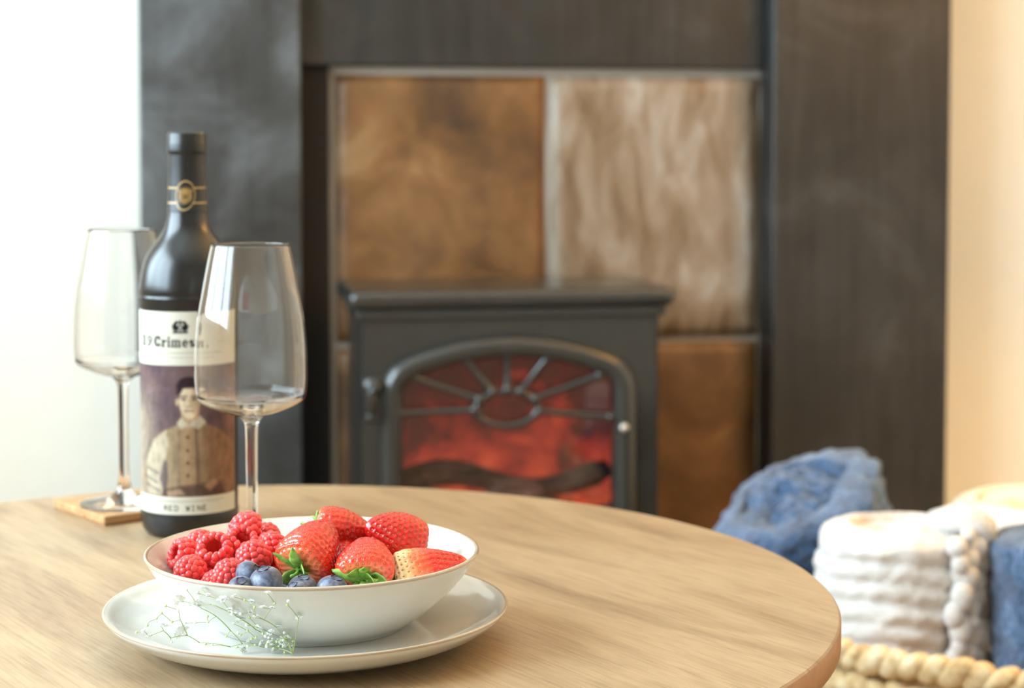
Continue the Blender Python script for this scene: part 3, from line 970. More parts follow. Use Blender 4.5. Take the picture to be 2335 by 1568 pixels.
# ------------------------------------------------------------------ wine glasses
def make_glass(loc, label, stem_extra=0.0, group='wine glasses on the table'):
    g = empty('wine_glass', loc)
    tag(g, label, 'glass', group)
    e = stem_extra
    outer = [(0.0045, 0.1005), (0.0103, 0.1040), (0.0193, 0.1062), (0.0300, 0.1105), (0.0362, 0.1145), (0.0380, 0.1185), (0.0388, 0.1260), (0.03905, 0.1335), (0.0386, 0.1530), (0.0372, 0.1690),
             (0.0357, 0.1785), (0.0332, 0.1915), (0.0307, 0.2045), (0.0286, 0.2150), (0.0270, 0.2221)]
    # smooth the outline
    op = [outer[0]]
    for i in range(len(outer) - 1):
        p0 = outer[max(i - 1, 0)]; p1 = outer[i]; p2 = outer[i + 1]; p3 = outer[min(i + 2, len(outer) - 1)]
        for k in range(1, 6):
            t = k / 5
            op.append(tuple(0.5 * (2 * p1[q] + (p2[q] - p0[q]) * t + (2 * p0[q] - 5 * p1[q] + 4 * p2[q] - p3[q]) * t * t + (3 * p1[q] - p0[q] - 3 * p2[q] + p3[q]) * t ** 3) for q in (0, 1)))
    op = [(r, z + e) for r, z in op]
    inner = []
    n = len(op)
    for i, (r, z) in enumerate(op):
        ra, za = op[max(i - 1, 0)]; rb, zb = op[min(i + 1, n - 1)]
        dr_, dz = rb - ra, zb - za
        l = math.hypot(dr_, dz)
        th = 0.0011 if z > 0.118 + e else 0.0016
        inner.append((max(r - dz / l * th, 0.0002), z + dr_ / l * th))
    inner = [p for p in inner if p[0] > 0.004]
    rim = [(0.0268, 0.2226 + e), (0.0264, 0.2226 + e)]
    MB().lathe(op + rim + inner[::-1] + [(0.0001, inner[0][1])], 128).build('bowl', M_crystal, g)
    st = [(0.0, 0.0), (0.0345, 0.0), (0.0355, 0.0008), (0.0355, 0.0016), (0.034, 0.0024), (0.022, 0.0040), (0.012, 0.0065), (0.0065, 0.0110), (0.0046, 0.018), (0.0039, 0.030),
          (0.0039, 0.060 + e * 0.6), (0.0042, 0.088 + e), (0.0045, 0.096 + e), (0.0056, 0.0998 + e), (0.0078, 0.1022 + e), (0.0090, 0.1034 + e), (0.006, 0.1040 + e), (0.0, 0.1041 + e)]
    MB().lathe(st, 64).build('stem', M_crystal, g)
    return g


g1 = at(573, 900, 1.300)
make_glass((g1.x, 1.300, TZ), 'clear empty wine glass standing in front of the black bottle', 0.0075)
g2 = at(281, 900, 1.515)
make_glass((g2.x, 1.515, TZ + 0.0078), 'clear empty wine glass standing on the square wooden coaster', 0.0)

# coaster
ca_ = math.atan2(0.618, 0.786)
cm = empty('coaster', (-0.3115, 1.527, TZ), Matrix.Rotation(ca_, 3, 'Z'))
tag(cm, 'square wooden coaster under the wine glass behind the bottle', 'coaster')
MB().box(-0.0455, 0.0455, -0.0455, 0.0455, 0.0, 0.0012).build('cork_base', plain('cork', lin(150, 108, 70), 0.9, 0.3, 300, 0.2), cm, False)
MB().box(-0.0460, 0.0460, -0.0460, 0.0460, 0.0012, 0.0076).build('wood_plate', M_coaster, cm, False, 0.0012)

# ------------------------------------------------------------------ plate and bowl
PX, PY = at(700, 1390, 1.125).x, 1.125
plate_o = empty('side_plate', (PX, PY, TZ))
tag(plate_o, 'round grey white stoneware plate under the fruit bowl', 'plate')
def smooth_prof(p, k=5):
    out = [p[0]]
    for i in range(len(p) - 1):
        p0 = p[max(i - 1, 0)]; p1 = p[i]; p2 = p[i + 1]; p3 = p[min(i + 2, len(p) - 1)]
        for j in range(1, k + 1):
            t = j / k
            out.append(tuple(0.5 * (2 * p1[q] + (p2[q] - p0[q]) * t + (2 * p0[q] - 5 * p1[q] + 4 * p2[q] - p3[q]) * t * t + (3 * p1[q] - p0[q] - 3 * p2[q] + p3[q]) * t ** 3) for q in (0, 1)))
    return out
under = smooth_prof([(0.0, 0.003), (0.066, 0.003), (0.070, 0.0005), (0.0745, 0.0), (0.078, 0.0015), (0.092, 0.0050), (0.107, 0.0105), (0.1175, 0.0175), (0.1205, 0.0212)])
over = smooth_prof([(0.1195, 0.0228), (0.1165, 0.0216), (0.110, 0.0178), (0.100, 0.0142), (0.086, 0.0122), (0.060, 0.0112), (0.0, 0.0110)])
MB().lathe(under, 192).build('underside', M_glaze, plate_o)
MB().lathe([under[-1], (0.1212, 0.0222), (0.1206, 0.0230), over[0]], 192).build('rim', M_glaze_rim, plate_o)
MB().lathe(over, 192).build('well', M_glaze, plate_o)

OX, OY, OZ = at(713, 1271, 1.125).x, 1.125, TZ + 0.0112
bowl = empty('fruit_bowl', (OX, OY, OZ))
tag(bowl, 'shallow grey white stoneware bowl filled with mixed berries', 'bowl')
bu = smooth_prof([(0.0, 0.004), (0.050, 0.004), (0.0535, 0.0005), (0.057, 0.0), (0.0595, 0.002), (0.068, 0.0075), (0.080, 0.0175), (0.090, 0.0285), (0.0965, 0.0375), (0.0993, 0.0424)])
bi_pts = [(0.0978, 0.0440), (0.0945, 0.0400), (0.0880, 0.0315), (0.0780, 0.0215), (0.0660, 0.0125), (0.052, 0.0085), (0.030, 0.0078), (0.0, 0.0078)]
bi = smooth_prof(bi_pts)
MB().lathe(bu, 192).build('outside', M_glaze, bowl)
MB().lathe([bu[-1], (0.1003, 0.0434), (0.0998, 0.0445), (0.0988, 0.0447), bi[0]], 192).build('rim', M_glaze_rim, bowl)
MB().lathe(bi, 192).build('inside', M_glaze, bowl)


# ------------------------------------------------------------------ fruit
def orient(axis, spin=0.0):
    return (Vector(axis).normalized().to_track_quat('Z', 'Y') @ Quaternion((0, 0, 1), spin)).to_matrix()


def leaf_mesh(L, W, bend, curl):
    nu, nv = 7, 11
    vs_ = []
    for j in range(nv):
        t = j / (nv - 1)
        w = W * (math.sin(math.pi * min(1, t ** 0.75)) ** 0.8 * (1 - 0.25 * t) + 0.12 * (1 - t))
        ang = bend * t
        x = L * (math.sin(bend * t) / bend if abs(bend) > 1e-3 else t)
        z = L * ((1 - math.cos(bend * t)) / bend if abs(bend) > 1e-3 else 0)
        for i in range(nu):
            s_ = -1 + 2 * i / (nu - 1)
            y = s_ * w * (1 + 0.08 * math.sin(t * 22 + i))
            vs_.append((x, y, z + curl * W * s_ * s_ + 0.04 * W * math.sin(t * 9 + s_ * 3)))
    mb = MB(); mb.add(vs_, grid_faces(nu, nv))
    me = mb.mesh('leaf', M_leaf)
    return me


def make_strawberry(px, row, Y, axis, L, W, label, mat, calyx=0, stem=0.0, spin=0.0, leafL=0.012, seed=0, flat=1.0):
    rs = np.random.default_rng(seed)
    c = at(px, row, Y)
    ax = Vector(axis).normalized()
    root = empty('strawberry', c - ax * L * 0.46, orient(axis, spin))
    tag(root, label, 'strawberry', 'strawberries in the bowl')
    ts = np.array([0, .02, .06, .15, .3, .48, .66, .82, .93, .98, 1.0]); rr = np.array([.0, .42, .72, .94, 1.0, .94, .76, .50, .28, .13, 0.0])
    zs = np.array([.02, .0, .008, .07, .22, .42, .63, .82, .94, .985, 1.0])
    nT, nV = 132, 96
    tt_ = np.linspace(0, 1, nV)
    rp = np.interp(tt_, ts, rr); zp = np.interp(tt_, ts, zs)
    ker = np.array([1, 2, 3, 2, 1]) / 9.0
    rp[2:-2] = np.convolve(rp, ker, 'valid'); zp[2:-2] = np.convolve(zp, ker, 'valid')
    th = np.linspace(0, 2 * math.pi, nT, endpoint=False)
    ph = rs.uniform(0, 6.28, 4)
    def surf(tq, aq):
        r = np.interp(tq, tt_, rp) * W; z = np.interp(tq, tt_, zp) * L
        lob = 1 + 0.045 * np.sin(3 * aq + ph[0]) + 0.03 * np.sin(2 * aq + ph[1] + 3 * tq) + 0.02 * np.sin(5 * aq + ph[2] + 5 * tq)
        return np.stack([r * lob * np.cos(aq), r * lob * np.sin(aq) * flat, z + 0.02 * L * np.sin(2 * aq + ph[3]) * np.sin(math.pi * tq)], -1)
    TT, AA = np.meshgrid(tt_, th, indexing='ij')
    Pm = surf(TT, AA)
    # seeds in staggered rows
    arc = np.concatenate([[0], np.cumsum(np.hypot(np.diff(rp * W), np.diff(zp * L)))])
    sp = 0.0033
    seeds = []
    nr = int((arc[-1] - 0.004) / sp)
    for k in range(1, nr):
        tq = np.interp(0.003 + k * sp, arc, tt_)
        r = np.interp(tq, tt_, rp) * W
        n_ = max(3, int(2 * math.pi * r / 0.0038))
        for i in range(n_):
            seeds.append((min(0.985, tq + rs.uniform(-.008, .008)), 2 * math.pi * (i + 0.5 * (k % 2)) / n_ + rs.uniform(-.05, .05)))
    seeds = np.array(seeds)
    S = surf(seeds[:, 0], seeds[:, 1])
    e_ = 1e-3
    d1 = surf(np.clip(seeds[:, 0] + e_, 0, 1), seeds[:, 1]) - surf(seeds[:, 0] - e_, seeds[:, 1])
    d2 = surf(seeds[:, 0], seeds[:, 1] + e_) - surf(seeds[:, 0], seeds[:, 1] - e_)
    N = np.cross(d2, d1); N /= np.linalg.norm(N, axis=1)[:, None] + 1e-12
    flip = np.sign((N * (S - np.array([0, 0, L * 0.45]))).sum(1)); N *= flip[:, None]
    d1 /= np.linalg.norm(d1, axis=1)[:, None] + 1e-12
    V = Pm.reshape(-1, 3)
    D = np.zeros_like(V)
    for k in range(len(S)):
        q = ((V - S[k]) ** 2).sum(1)
        near = q < 0.0026 ** 2
        g = np.exp(-q[near] / (2 * 0.00085 ** 2))
        ring = np.exp(-((np.sqrt(q[near]) - 0.0017) ** 2) / (2 * 0.0006 ** 2))
        D[near] += -N[k] * (0.00075 * g)[:, None] + N[k] * (0.00010 * ring)[:, None]
    V = V + D
    me = bpy.data.meshes.new('flesh')
    me.from_pydata(V.tolist(), [], [f[::-1] for f in grid_faces(nT, nV, True)])
    at_ = me.attributes.new('ripe', 'FLOAT', 'POINT')
    at_.data.foreach_set('value', TT.reshape(-1).astype(np.float32))
    me.polygons.foreach_set('use_smooth', [True] * len(me.polygons)); me.materials.append(mat)
    link(me, 'flesh', root)
    sm = MB()
    for k in range(len(S)):
        n_ = Vector(N[k]); t_ = Vector(d1[k]); b_ = n_.cross(t_)
        Mx = Matrix((b_, t_, n_)).transposed()
        sm.ball(Vector(S[k]) - n_ * 0.00058, (0.00042, 0.00075, 0.00034), Mx, 6, 4)
    tag(sm.build('seeds', M_seed, root), kind='stuff')
    if calyx:
        cal = MB().ball((0, 0, 0.001), (0.0035, 0.0035, 0.0016)).build('calyx', M_leaf, root)
        for k in range(calyx):
            a = 2 * math.pi * (k + rs.uniform(-.25, .25)) / calyx
            me_l = leaf_mesh(leafL * rs.uniform(.75, 1.15), leafL * rs.uniform(.2, .3), rs.uniform(-1.3, 0.9), rs.uniform(0.1, 0.5))
            o = link(me_l, 'leaf', cal, 0, Matrix.Rotation(a, 4, 'Z') @ Matrix.Translation((0.0015, 0, -0.0002)) @ Matrix.Rotation(rs.uniform(-0.15, 0.75), 4, 'Y'))
            sol = o.modifiers.new('thick', 'SOLIDIFY'); sol.thickness = 0.00045
        if stem:
            MB().tube([(0, 0, 0), (0.0005, 0.001, -stem * 0.6), (0.002, 0.001, -stem)], [0.0013, 0.0010, 0.0012], 8).build('stem', M_leaf, cal)
    return root


make_strawberry(716, 1250, 1.112, (0.36, 0.82, 0.50), 0.043, 0.0188, 'largest strawberry with leafy calyx between raspberries and blueberries', M_straw, 7, 0.008, 0.6, 0.0165, 1)
make_strawberry(786, 1214, 1.150, (1.0, 0.1, -0.18), 0.040, 0.0160, 'red strawberry lying behind the largest strawberry', M_straw, 5, 0.009, 0.3, 0.010, 2)
make_strawberry(832, 1282, 1.100, (-0.05, 0.92, 0.40), 0.040, 0.0168, 'strawberry showing a big green leafy calyx at the bowl front', M_straw, 9, 0.005, 0.2, 0.0195, 3)
make_strawberry(900, 1224, 1.140, (-0.75, -0.35, 0.42), 0.039, 0.0166, 'glossy strawberry resting highest towards the white bowl side', M_straw, 0, 0, 0.9, 0.012, 4)
make_strawberry(977, 1299, 1.108, (1.0, 0.12, 0.20), 0.0445, 0.0140, 'half pale strawberry with a creamy white shoulder', M_straw_p, 5, 0.0, 0.4, 0.012, 5)
make_strawberry(908, 1277, 1.135, (0.3, 0.7, 0.5), 0.026, 0.0095, 'small strawberry peeping out behind the half pale one', M_straw, 0, 0, 0.0, 0.01, 6)
make_strawberry(788, 1264, 1.140, (0.1, 0.8, 0.5), 0.030, 0.0120, 'small strawberry wedged between the two leafy strawberries', M_straw, 0, 0, 0.4, 0.01, 7)
make_strawberry(650, 1322, 1.128, (0.8, 0.4, 0.1), 0.034, 0.0125, 'strawberry buried under the blueberries and the largest strawberry', M_straw, 0, 0, 0.4, 0.01, 8)
make_strawberry(880, 1335, 1.135, (0.9, 0.4, 0.1), 0.038, 0.0140, 'strawberry buried beneath the other strawberries', M_straw, 0, 0, 0.4, 0.01, 9)


def rasp_mesh(seed):
    rs = random.Random(seed)
    mb = MB()
    rings = [(0.0004, 0.0068, 0.0022), (0.0010, 0.0080, 0.0029), (0.0040, 0.0090, 0.0031), (0.0072, 0.0088, 0.0031), (0.0102, 0.0076, 0.0030), (0.0128, 0.0054, 0.0029), (0.0146, 0.0026, 0.0027)]
    mb.lathe([(0.0070, 0.0012), (0.0098, 0.0030), (0.0100, 0.0070), (0.0082, 0.0115), (0.0050, 0.0142), (0.0001, 0.0156)], 24)
    for k, (z, Rr, r) in enumerate(rings):
        n_ = max(3, int(round(2 * math.pi * Rr / 0.0041)))
        off = rs.uniform(0, 6.28)
        for i in range(n_):
            a = off + 2 * math.pi * i / n_ + rs.uniform(-.06, .06)
            q = Vector((Rr * math.cos(a), Rr * math.sin(a), z + rs.uniform(-.0003, .0003)))
            out = Vector((math.cos(a), math.sin(a), (z - 0.004) / 0.010)).normalized()
            Mx = out.to_track_quat('Z', 'Y').to_matrix()
            s_ = r * rs.uniform(.94, 1.06)
            mb.ball(q, (s_ * 1.02, s_ * 1.02, s_ * 0.92), Mx, 14, 10)
    me = mb.mesh('drupelets', M_rasp)
    cup = MB().lathe([(0.0072, 0.0004), (0.0062, 0.0020), (0.0056, 0.0050), (0.0042, 0.0085), (0.0024, 0.0110), (0.0001, 0.0118)], 24).mesh('hollow', M_rasp_in)
    return me, cup


RM = [rasp_mesh(s_) for s_ in (11, 12, 13)]
_first = []
def raspberry(px, row, Y, axis, s_, label, k=0):
    """axis points from the hollow end to the tip"""
    c = at(px, row, Y)
    ax = Vector(axis).normalized()
    root = empty('raspberry', c - ax * 0.0075 * s_, orient(axis, k * 1.3))
    root.scale = (s_ * 1.05, s_ * 1.05, s_ * 1.05)
    tag(root, label, 'raspberry', 'raspberries in the bowl')
    d = link(RM[k % 3][0], 'drupelets', root); link(RM[k % 3][1], 'hollow', root)


raspberry(422, 1267, 1.130, (0.62, 0.35, -0.30), 0.88, 'leftmost raspberry with its hollow end turned to the bowl rim', 0)
raspberry(492, 1260, 1.120, (0.05, 0.55, -0.62), 0.96, 'raspberry showing its round hollow to the viewer', 1)
raspberry(459, 1238, 1.152, (0.3, 0.5, 0.5), 0.80, 'raspberry peeping out behind the open hollow raspberry', 2)
raspberry(431, 1300, 1.104, (-0.35, -0.4, 0.55), 0.84, 'raspberry lowest at the bowl\'s outer end below the leftmost one', 0)
raspberry(474, 1312, 1.116, (0.5, 0.3, 0.4), 0.74, 'raspberry sunk between two lower raspberries', 1)
raspberry(490, 1328, 1.096, (0.1, -0.5, 0.6), 0.70, 'raspberry barely clearing the front rim of the bowl', 2)
raspberry(523, 1306, 1.092, (0.1, -0.35, 0.8), 0.82, 'upright raspberry next to the upper blueberry', 2)
raspberry(577, 1268, 1.108, (-0.1, -0.45, 0.65), 0.90, 'raspberry right above the two front blueberries', 0)
raspberry(550, 1240, 1.128, (-0.2, 0.4, -0.6), 0.86, 'pale orange red raspberry beneath the topmost raspberry', 1)
raspberry(558, 1207, 1.140, (-0.85, -0.3, 0.15), 0.94, 'topmost raspberry of the heap near the glass stem', 2)
raspberry(617, 1250, 1.128, (0.1, -0.5, 0.55), 0.94, 'dark red raspberry touching the largest strawberry', 0)
raspberry(609, 1220, 1.158, (0.2, 0.4, 0.6), 0.76, 'raspberry half hidden behind the topmost raspberry', 1)
raspberry(545, 1290, 1.140, (0.2, 0.3, 0.6), 0.86, 'raspberry buried inside the heap of raspberries', 2)
raspberry(470, 1290, 1.150, (0.2, -0.3, 0.6), 0.86, 'raspberry buried under the open hollow raspberry', 0)


def blue_meshes():
    mb = MB()
    nu, nv = 40, 26
    vs_ = []
    for j in range(nv + 1):
        p_ = math.pi * j / nv
        for i in range(nu):
            a = 2 * math.pi * i / nu
            r = 1 + 0.02 * math.sin(3 * a + 1) * math.sin(p_)
            z = 0.90 * math.cos(p_)
            dent = math.exp(-(p_ / 0.30) ** 2) * 0.16
            vs_.append((r * math.sin(p_) * math.cos(a), r * math.sin(p_) * math.sin(a), z - dent))
    mb.add(vs_, [f[::-1] for f in grid_faces(nu, nv + 1, True)])
    b = mb.mesh('skin', M_blue)
    cr = MB()
    n_ = 50
    vs_ = []
    for (q, z0, z1) in ((0.27, -0.10, 0), (0.29, -0.02, 0.05), (0.33, -0.01, 0.07), (0.37, -0.06, 0)):
        for i in range(n_):
            a = 2 * math.pi * i / n_
            spike = max(0, math.cos(2.5 * a)) ** 2 if True else 0
            rr_ = q + (0.07 * abs(math.cos(2.5 * a)) if z1 else 0)
            vs_.append((rr_ * math.cos(a), rr_ * math.sin(a), 0.83 + z0 + z1 * abs(math.cos(2.5 * a))))
    cr.add(vs_, grid_faces(n_, 4, True))
    return b, cr.mesh('crown', M_bluecrown)


BM = blue_meshes()
def blueberry(px, row, Y, axis, r, label):
    root = empty('blueberry', at(px, row, Y), orient(axis, px))
    root.scale = (r, r, r)
    tag(root, label, 'blueberry', 'blueberries in the bowl')
    link(BM[0], 'skin', root); link(BM[1], 'crown', root)


blueberry(567, 1309, 1.086, (0.75, -0.35, 0.5), 0.0080, 'round dusty blueberry beside the upright raspberry')
blueberry(607, 1326, 1.074, (-0.2, -0.15, 0.9), 0.0098, 'largest dusty blueberry with crown upward near the front rim')
blueberry(690, 1342, 1.076, (0.1, -0.2, 0.9), 0.0088, 'dark blueberry under the largest strawberry\'s leaves')
blueberry(758, 1345, 1.074, (0.3, -0.1, 0.9), 0.0093, 'pale blueberry between the two leafy strawberries')
blueberry(549, 1341, 1.070, (0.1, -0.5, 0.8), 0.0075, 'blueberry barely showing below the round dusty blueberry')
blueberry(676, 1352, 1.062, (-0.3, -0.3, 0.8), 0.0072, 'blueberry mostly hidden by the front rim')
blueberry(585, 1352, 1.088, (0.3, 0.3, 0.8), 0.0085, 'blueberry buried under the two front blueberries')
blueberry(640, 1360, 1.090, (0.3, 0.3, 0.8), 0.0088, 'blueberry buried beside the largest dusty blueberry')
blueberry(720, 1365, 1.092, (0.3, 0.3, 0.8), 0.0088, 'blueberry buried between the dark and pale blueberries')
blueberry(790, 1360, 1.096, (0.3, 0.3, 0.8), 0.0088, 'blueberry buried under the leafy front strawberry')

# ------------------------------------------------------------------ baby's breath sprig
spr = empty('flower_sprig', at(668, 1490, 1.040))
tag(spr, 'wispy sprig of tiny white flowers leaning on the bowl', 'flower')
B0_ = Vector(spr.location)
zz = [(690, 840, 3), (820, 870, 3), (755, 750, 1), (880, 740, 2), (1050, 840, 3), (1150, 810, 2), (1155, 900, 2), (1280, 940, 2), (1385, 900, 2), (1460, 910, 2), (1430, 780, 2), (1605, 845, 1), (1600, 880, 1),
      (1690, 990, 2), (1490, 865, 1), (1240, 840, 1), (1510, 1070, 2), (1350, 1065, 2), (1570, 1110, 1), (1210, 990, 2), (1150, 960, 2), (1130, 940, 1), (545, 1060, 4), (715, 1110, 4), (575, 885, 1), (545, 945, 1),
      (500, 990, 1), (435, 1020, 1), (425, 1050, 1), (400, 1095, 2), (335, 1105, 1), (440, 1140, 2), (685, 920, 1), (630, 1020, 1), (740, 1030, 1), (825, 1025, 1), (930, 1020, 1), (925, 975, 1), (845, 880, 2), (625, 1190, 1),
      (910, 1205, 1), (965, 1215, 1), (1080, 1140, 1), (1180, 1110, 1), (1200, 1130, 1), (1150, 1035, 2), (1170, 1230, 1), (1215, 1255, 1), (840, 780, 2), (925, 800, 2), (1440, 1150, 1), (1380, 1200, 2), (1450, 1190, 2), (1530, 1180, 2),
      (1600, 1150, 2), (1610, 1210, 2), (1560, 1230, 1), (1480, 1250, 1), (1640, 1180, 1), (1420, 1230, 1), (1330, 1150, 1)]
def sprig_pt(px, row, gap):
    """a point resting in front of the bowl's outer wall"""
    Y = 1.02
    for _ in range(8):
        p_ = at(px, row, Y)
        r_ = float(np.interp(p_.z - OZ, [q[1] for q in bu[20:]], [q[0] for q in bu[20:]]))
        Y = min(1.052, OY - math.sqrt(max(r_ * r_ - (p_.x - OX) ** 2, 1e-4)) - gap)
    return at(px, row, Y)
for _ in range(34):
    zz.append((random.triangular(1150, 1660, 1560), random.triangular(1040, 1285, 1220), random.choice((1, 1, 2))))
for _ in range(10):
    zz.append((random.uniform(1080, 1330), random.uniform(830, 1020), random.choice((1, 2))))
nodes = [Vector((0, 0, 0))]
flowers = []
for (zx, zy, s_) in zz:
    px, row = 220 + zx / 3.664, 1140 + zy / 3.664
    p_ = sprig_pt(px, row, 0.003 + 0.003 * (1 + math.sin(zx * 0.37 + zy * 0.11))) - B0_
    flowers.append((p_, s_))
flowers.sort(key=lambda q: q[0].length)
way = [(1640, 1290), (1520, 1240), (1400, 1230), (1220, 1200), (1120, 1090), (1000, 970), (880, 905), (1440, 1150), (1330, 1080), (1220, 1000), (1120, 1225), (860, 1190), (760, 1130), (620, 1150), (560, 1090), (1580, 1140), (1500, 1060), (1400, 1000), (960, 870), (700, 1000)]
wl_ = [sprig_pt(220 + x / 3.664, 1140 + y / 3.664, 0.004) - B0_ for x, y in way]
stems = MB()
def twig(p, q, r0, r1):
    d = q - p
    mid_ = p.lerp(q, 0.5) + Vector((0, 0, 0.06 * d.length)) + Vector((0, 0.03 * d.length, 0))
    pts = []
    for i in range(7):
        t = i / 6
        pts.append(p * (1 - t) ** 2 + mid_ * 2 * t * (1 - t) + q * t * t)
    stems.tube(pts, [r0 + (r1 - r0) * i / 6 for i in range(7)], 6)
def grow(q, r0, r1):
    best = min(nodes, key=lambda n_: (q - n_).length + (0.55 * n_.length if n_.length < q.length + 0.002 else 9))
    twig(best, q, r0, r1)
    nodes.append(q)
for q in sorted(wl_, key=lambda q: q.length): grow(q, 0.00030, 0.00024)
for q, s_ in flowers: grow(q, 0.00020, 0.00015)
stems.build('stems', M_stem, spr)
def flower_mesh():
    mb = MB()
    rs = random.Random(5)
    for k in range(13):
        a = k * 2.4; el = 0.25 + 0.95 * (k / 12)
        ln = 1.0 - 0.35 * k / 12
        d = Vector((math.cos(a) * math.cos(el), math.sin(a) * math.cos(el), math.sin(el)))
        s__ = Vector((-math.sin(a), math.cos(a), 0)) * 0.30
        n_ = d.cross(s__).normalized() * 0.05
        p0 = d * 0.12; p1 = d * 0.65 * ln; p2 = d * ln
        mb.add([p0 - s__ * .3, p0 + s__ * .3, p1 + s__ + n_, p2 + s__ * .7 - n_ * 3, p2 * 0.94, p2 - s__ * .7 - n_ * 3, p1 - s__ + n_, p1 - n_], [(0, 1, 7), (1, 2, 7), (2, 3, 7), (3, 4, 7), (4, 5, 7), (5, 6, 7), (6, 0, 7)])
    return mb.mesh('flower', M_petal)
def bud_mesh():
    return MB().ball((0, 0, 0.35), (0.8, 0.8, 1.0), None, 8, 6).mesh('bud', M_bud)
FM, BDM = flower_mesh(), bud_mesh()
WB_ = MB().ball((0, 0, 0.35), (0.9, 0.9, 0.9), None, 8, 6).mesh('white_bud', M_petal)
for q, s_ in flowers:
    rot = Quaternion((random.uniform(-1, 1), random.uniform(-1, 1), random.uniform(-.4, .4)), random.uniform(0, 1.2)).to_matrix().to_4x4()
    if s_ >= 2:
        me, sz, nm = FM, {2: 0.0026, 3: 0.0040, 4: 0.0052}[s_], 'flower'
    else:
        me, sz, nm = (WB_, 0.0010, 'white_bud') if random.random() < 0.4 else (BDM, 0.0009, 'bud')
    link(me, nm, spr, 0, Matrix.Translation(q) @ rot @ Matrix.Scale(sz, 4))

# ------------------------------------------------------------------ basket
KX, KY = 0.56, 2.03
bas = empty('blanket_basket', (KX, KY, 0))
tag(bas, 'round woven seagrass basket holding rolled blankets', 'basket')
def KR(z): return 0.290 + 0.006 * (z / 0.25)
MB().lathe([(0.0, 0.004), (KR(0) - 0.02, 0.004), (KR(0.12) - 0.014, 0.12), (KR(0.25) - 0.012, 0.244), (KR(0.25) - 0.02, 0.244), (KR(0.12) - 0.022, 0.12), (KR(0) - 0.028, 0.012), (0, 0.012)], 96).build('lining', M_rush, bas)
def braid(z, Rr, n_, th, length, tilt, ph, name):
    mb = MB()
    rs = random.Random(int(z * 1000))
    for i in range(n_):
        a = 2 * math.pi * (i + ph) / n_
        out = Vector((math.cos(a), math.sin(a), 0)); tan = Vector((-math.sin(a), math.cos(a), 0))
        d = (tan * math.cos(tilt) + Vector((0, 0, 1)) * math.sin(tilt)).normalized()
        Mx = Matrix((out, d, out.cross(d))).transposed()
        mb.ball(out * Rr + Vector((0, 0, z + rs.uniform(-.0015, .0015))), (th * rs.uniform(.8, 1.15), length * rs.uniform(.9, 1.15), th * rs.uniform(0.8, 1.25)), Mx, 10, 8)
    mb.build(name, M_rush, bas)
for k in range(9):
    z = 0.012 + k * 0.0255
    braid(z, KR(z), 84, 0.0095, 0.0185, (0.42 if k % 2 else -0.42), 0.5 * (k % 2), 'woven_row')
braid(0.246, KR(0.25), 88, 0.0115, 0.0205, 0.55, 0.2, 'woven_rim')


# ------------------------------------------------------------------ rolled blankets
def roll_mesh(name, rad, h, mat, ribs, turns, amp, seed, groove=0.014, rib_amp=0.004):
    nt = 150
    prof_ = []                                     # (radius share, height, kind)
    ns = int(h / 0.0035)
    for i in range(ns): prof_.append((1.0, h * 0.985 * i / (ns - 1), 0))
    for i in range(1, 7):
        a = math.pi / 2 * i / 6
        prof_.append((1.0 - 0.030 / rad * (1 - math.cos(a)), h * 0.985 + 0.016 * math.sin(a), 0))
    top = h * 0.985 + 0.016
    nr = 46
    r0 = prof_[-1][0]
    for i in range(1, nr + 1): prof_.append((r0 * (1 - i / nr) + 0.002, top, 1))
    vs_ = []
    for (q, z, kd) in prof_:
        for i in range(nt):
            a = 2 * math.pi * i / nt
            spiral = 1.0 + 0.075 * (a / (2 * math.pi) - 0.5)
            r = rad * q * spiral
            zz_ = z
            if kd == 0 and z < h * 0.97:
                if ribs: r += rib_amp * abs(math.sin(math.pi * (z + 0.004 * math.sin(3 * a + seed)) / ribs)) - rib_amp
            p_ = Vector((r * math.cos(a), r * math.sin(a), zz_))
            d1 = noise.noise(p_ * 16 + Vector((seed, 0, 0))); d2 = noise.noise(p_ * 45 + Vector((0, seed, 0))); d3 = noise.noise(p_ * 130)
            if kd:
                f_ = (q * turns - a / (2 * math.pi)) % 1.0
                g = math.exp(-((min(f_, 1 - f_)) / 0.15) ** 2)
                zz_ = z - groove * g * min(1, q * 3) - 0.010 * (1 - q) + amp * (0.9 * d1 + 0.5 * d2 + 0.3 * d3)
                vs_.append((p_.x, p_.y, zz_))
            else:
                out = Vector((math.cos(a), math.sin(a), 0))
                p_ += out * amp * (0.9 * d1 + 0.55 * d2 + 0.35 * d3)
                vs_.append(tuple(p_))
    mb = MB(); mb.add(vs_, grid_faces(nt, len(prof_), True))
    n_ = len(vs_)
    mb.f.append(tuple(range(nt))[::-1]); mb.f.append(tuple(range(n_ - nt, n_)))
    return mb.mesh(name, mat)


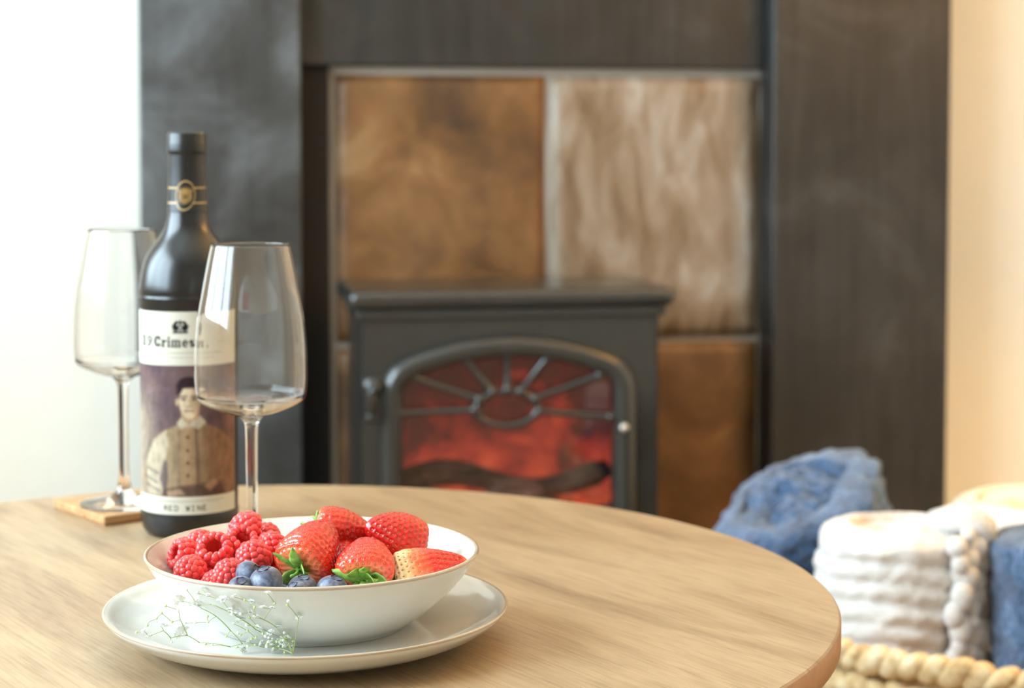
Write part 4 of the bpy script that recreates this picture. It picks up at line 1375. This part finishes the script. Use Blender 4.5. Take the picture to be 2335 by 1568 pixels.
w = empty('rolled_blanket', (0.398, 1.932, 0.014))
tag(w, 'white ribbed blanket rolled upright with fringe down its side', 'blanket', 'rolled blankets in the basket')
link(roll_mesh('cloth', 0.0795, 0.334, M_whitefleece, 0.021, 2.3, 0.007, 2.0, 0.022, 0.0055), 'cloth', w, 0, Matrix.Rotation(R(-40), 4, 'Z'))
def tassel(a, r, ztop, zbot, seed):
    mb = MB(); rs = random.Random(seed)
    z = ztop
    while z > zbot:
        s_ = rs.uniform(0.008, 0.0135)
        aa = a + rs.uniform(-.07, .07)
        mb.ball((math.cos(aa) * (r + rs.uniform(-.003, .004)), math.sin(aa) * (r + rs.uniform(-.003, .004)), z), (s_, s_ * 0.9, s_ * rs.uniform(0.9, 1.5)), None, 12, 9)
        z -= s_ * 1.45
    mb.build('tassel', M_whitefleece, w)
for k, (a, zt, zb) in enumerate([(-58, 0.335, 0.17), (-47, 0.345, 0.15), (-37, 0.345, 0.16), (-26, 0.345, 0.17)]):
    tassel(R(a), 0.089, zt, zb, 30 + k)
fl_ = MB()
fl_.tube([(0.03, -0.03, 0.350), (0.055, -0.045, 0.358), (0.070, -0.052, 0.352), (0.078, -0.055, 0.335)], [0.012, 0.016, 0.016, 0.012], 14)
fl_.build('fringe_fold', M_whitefleece, w)

b1 = empty('rolled_blanket', (0.572, 1.868, 0.014))
tag(b1, 'blue fleece blanket rolled upright at the front of the basket', 'blanket', 'rolled blankets in the basket')
link(roll_mesh('cloth', 0.093, 0.335, M_bluefleece, 0, 2.6, 0.008, 7.0), 'cloth', b1, 0, Matrix.Rotation(R(100), 4, 'Z'))

axis = Vector((-0.42, -0.26, 0.87)).normalized()
fc = at(1800, 1118, 2.11)
b2 = empty('rolled_blanket', fc - axis * 0.27, orient(axis, 1.2))
tag(b2, 'blue fleece blanket leaning out of the basket towards the stove', 'blanket', 'rolled blankets in the basket')
link(roll_mesh('cloth', 0.095, 0.255, M_bluefleece, 0, 1.6, 0.017, 3.0, 0.014), 'cloth', b2)

c1 = empty('rolled_blanket', (0.63, 2.165, 0.014))
tag(c1, 'cream blanket roll standing behind the white ribbed one', 'blanket', 'rolled blankets in the basket')
link(roll_mesh('cloth', 0.118, 0.313, M_creamfleece, 0, 2.4, 0.007, 5.0, 0.02), 'cloth', c1, 0, Matrix.Rotation(R(200), 4, 'Z'))

# ------------------------------------------------------------------ floor lamp
def make_floor_lamp(a, b):
    p_ = ROOM @ Vector((a, b, 0))
    l = empty('floor_lamp', p_)
    tag(l, 'floor lamp with a linen drum shade giving warm light', 'lamp')
    MB().lathe([(0, 0), (0.13, 0), (0.13, 0.012), (0.02, 0.022), (0, 0.022)], 48).build('base', M_iron, l)
    MB().tube([(0, 0, 0.02), (0, 0, 1.36)], 0.011, 12).build('pole', M_iron, l)
    sh = Mat('linen_shade')
    sh.t.nodes.remove(sh.b)
    df = sh.n('ShaderNodeBsdfDiffuse'); df.inputs[0].default_value = lin(236, 224, 200)
    tr = sh.n('ShaderNodeBsdfTranslucent'); tr.inputs[0].default_value = lin(244, 226, 196)
    mx = sh.n('ShaderNodeMixShader'); mx.inputs[0].default_value = 0.55
    sh.l(df.outputs[0], mx.inputs[1]); sh.l(tr.outputs[0], mx.inputs[2]); sh.l(mx.outputs[0], sh.out.inputs['Surface'])
    o = MB().lathe([(0.20, 1.24), (0.17, 1.52)], 64).build('shade', sh.m, l)
    MB().ball((0, 0, 1.38), 0.035).build('bulb', M_trimw, l)
    lb = bpy.data.lights.new('lamp_bulb', 'POINT')
    lb.energy = LAMP; lb.color = LAMP_COL; lb.shadow_soft_size = 0.05
    lbo = bpy.data.objects.new('lamp_bulb', lb)
    lbo.parent = l; lbo.location = (0, 0, 1.44)
    COL.objects.link(lbo)
make_floor_lamp(1.42, 1.72)
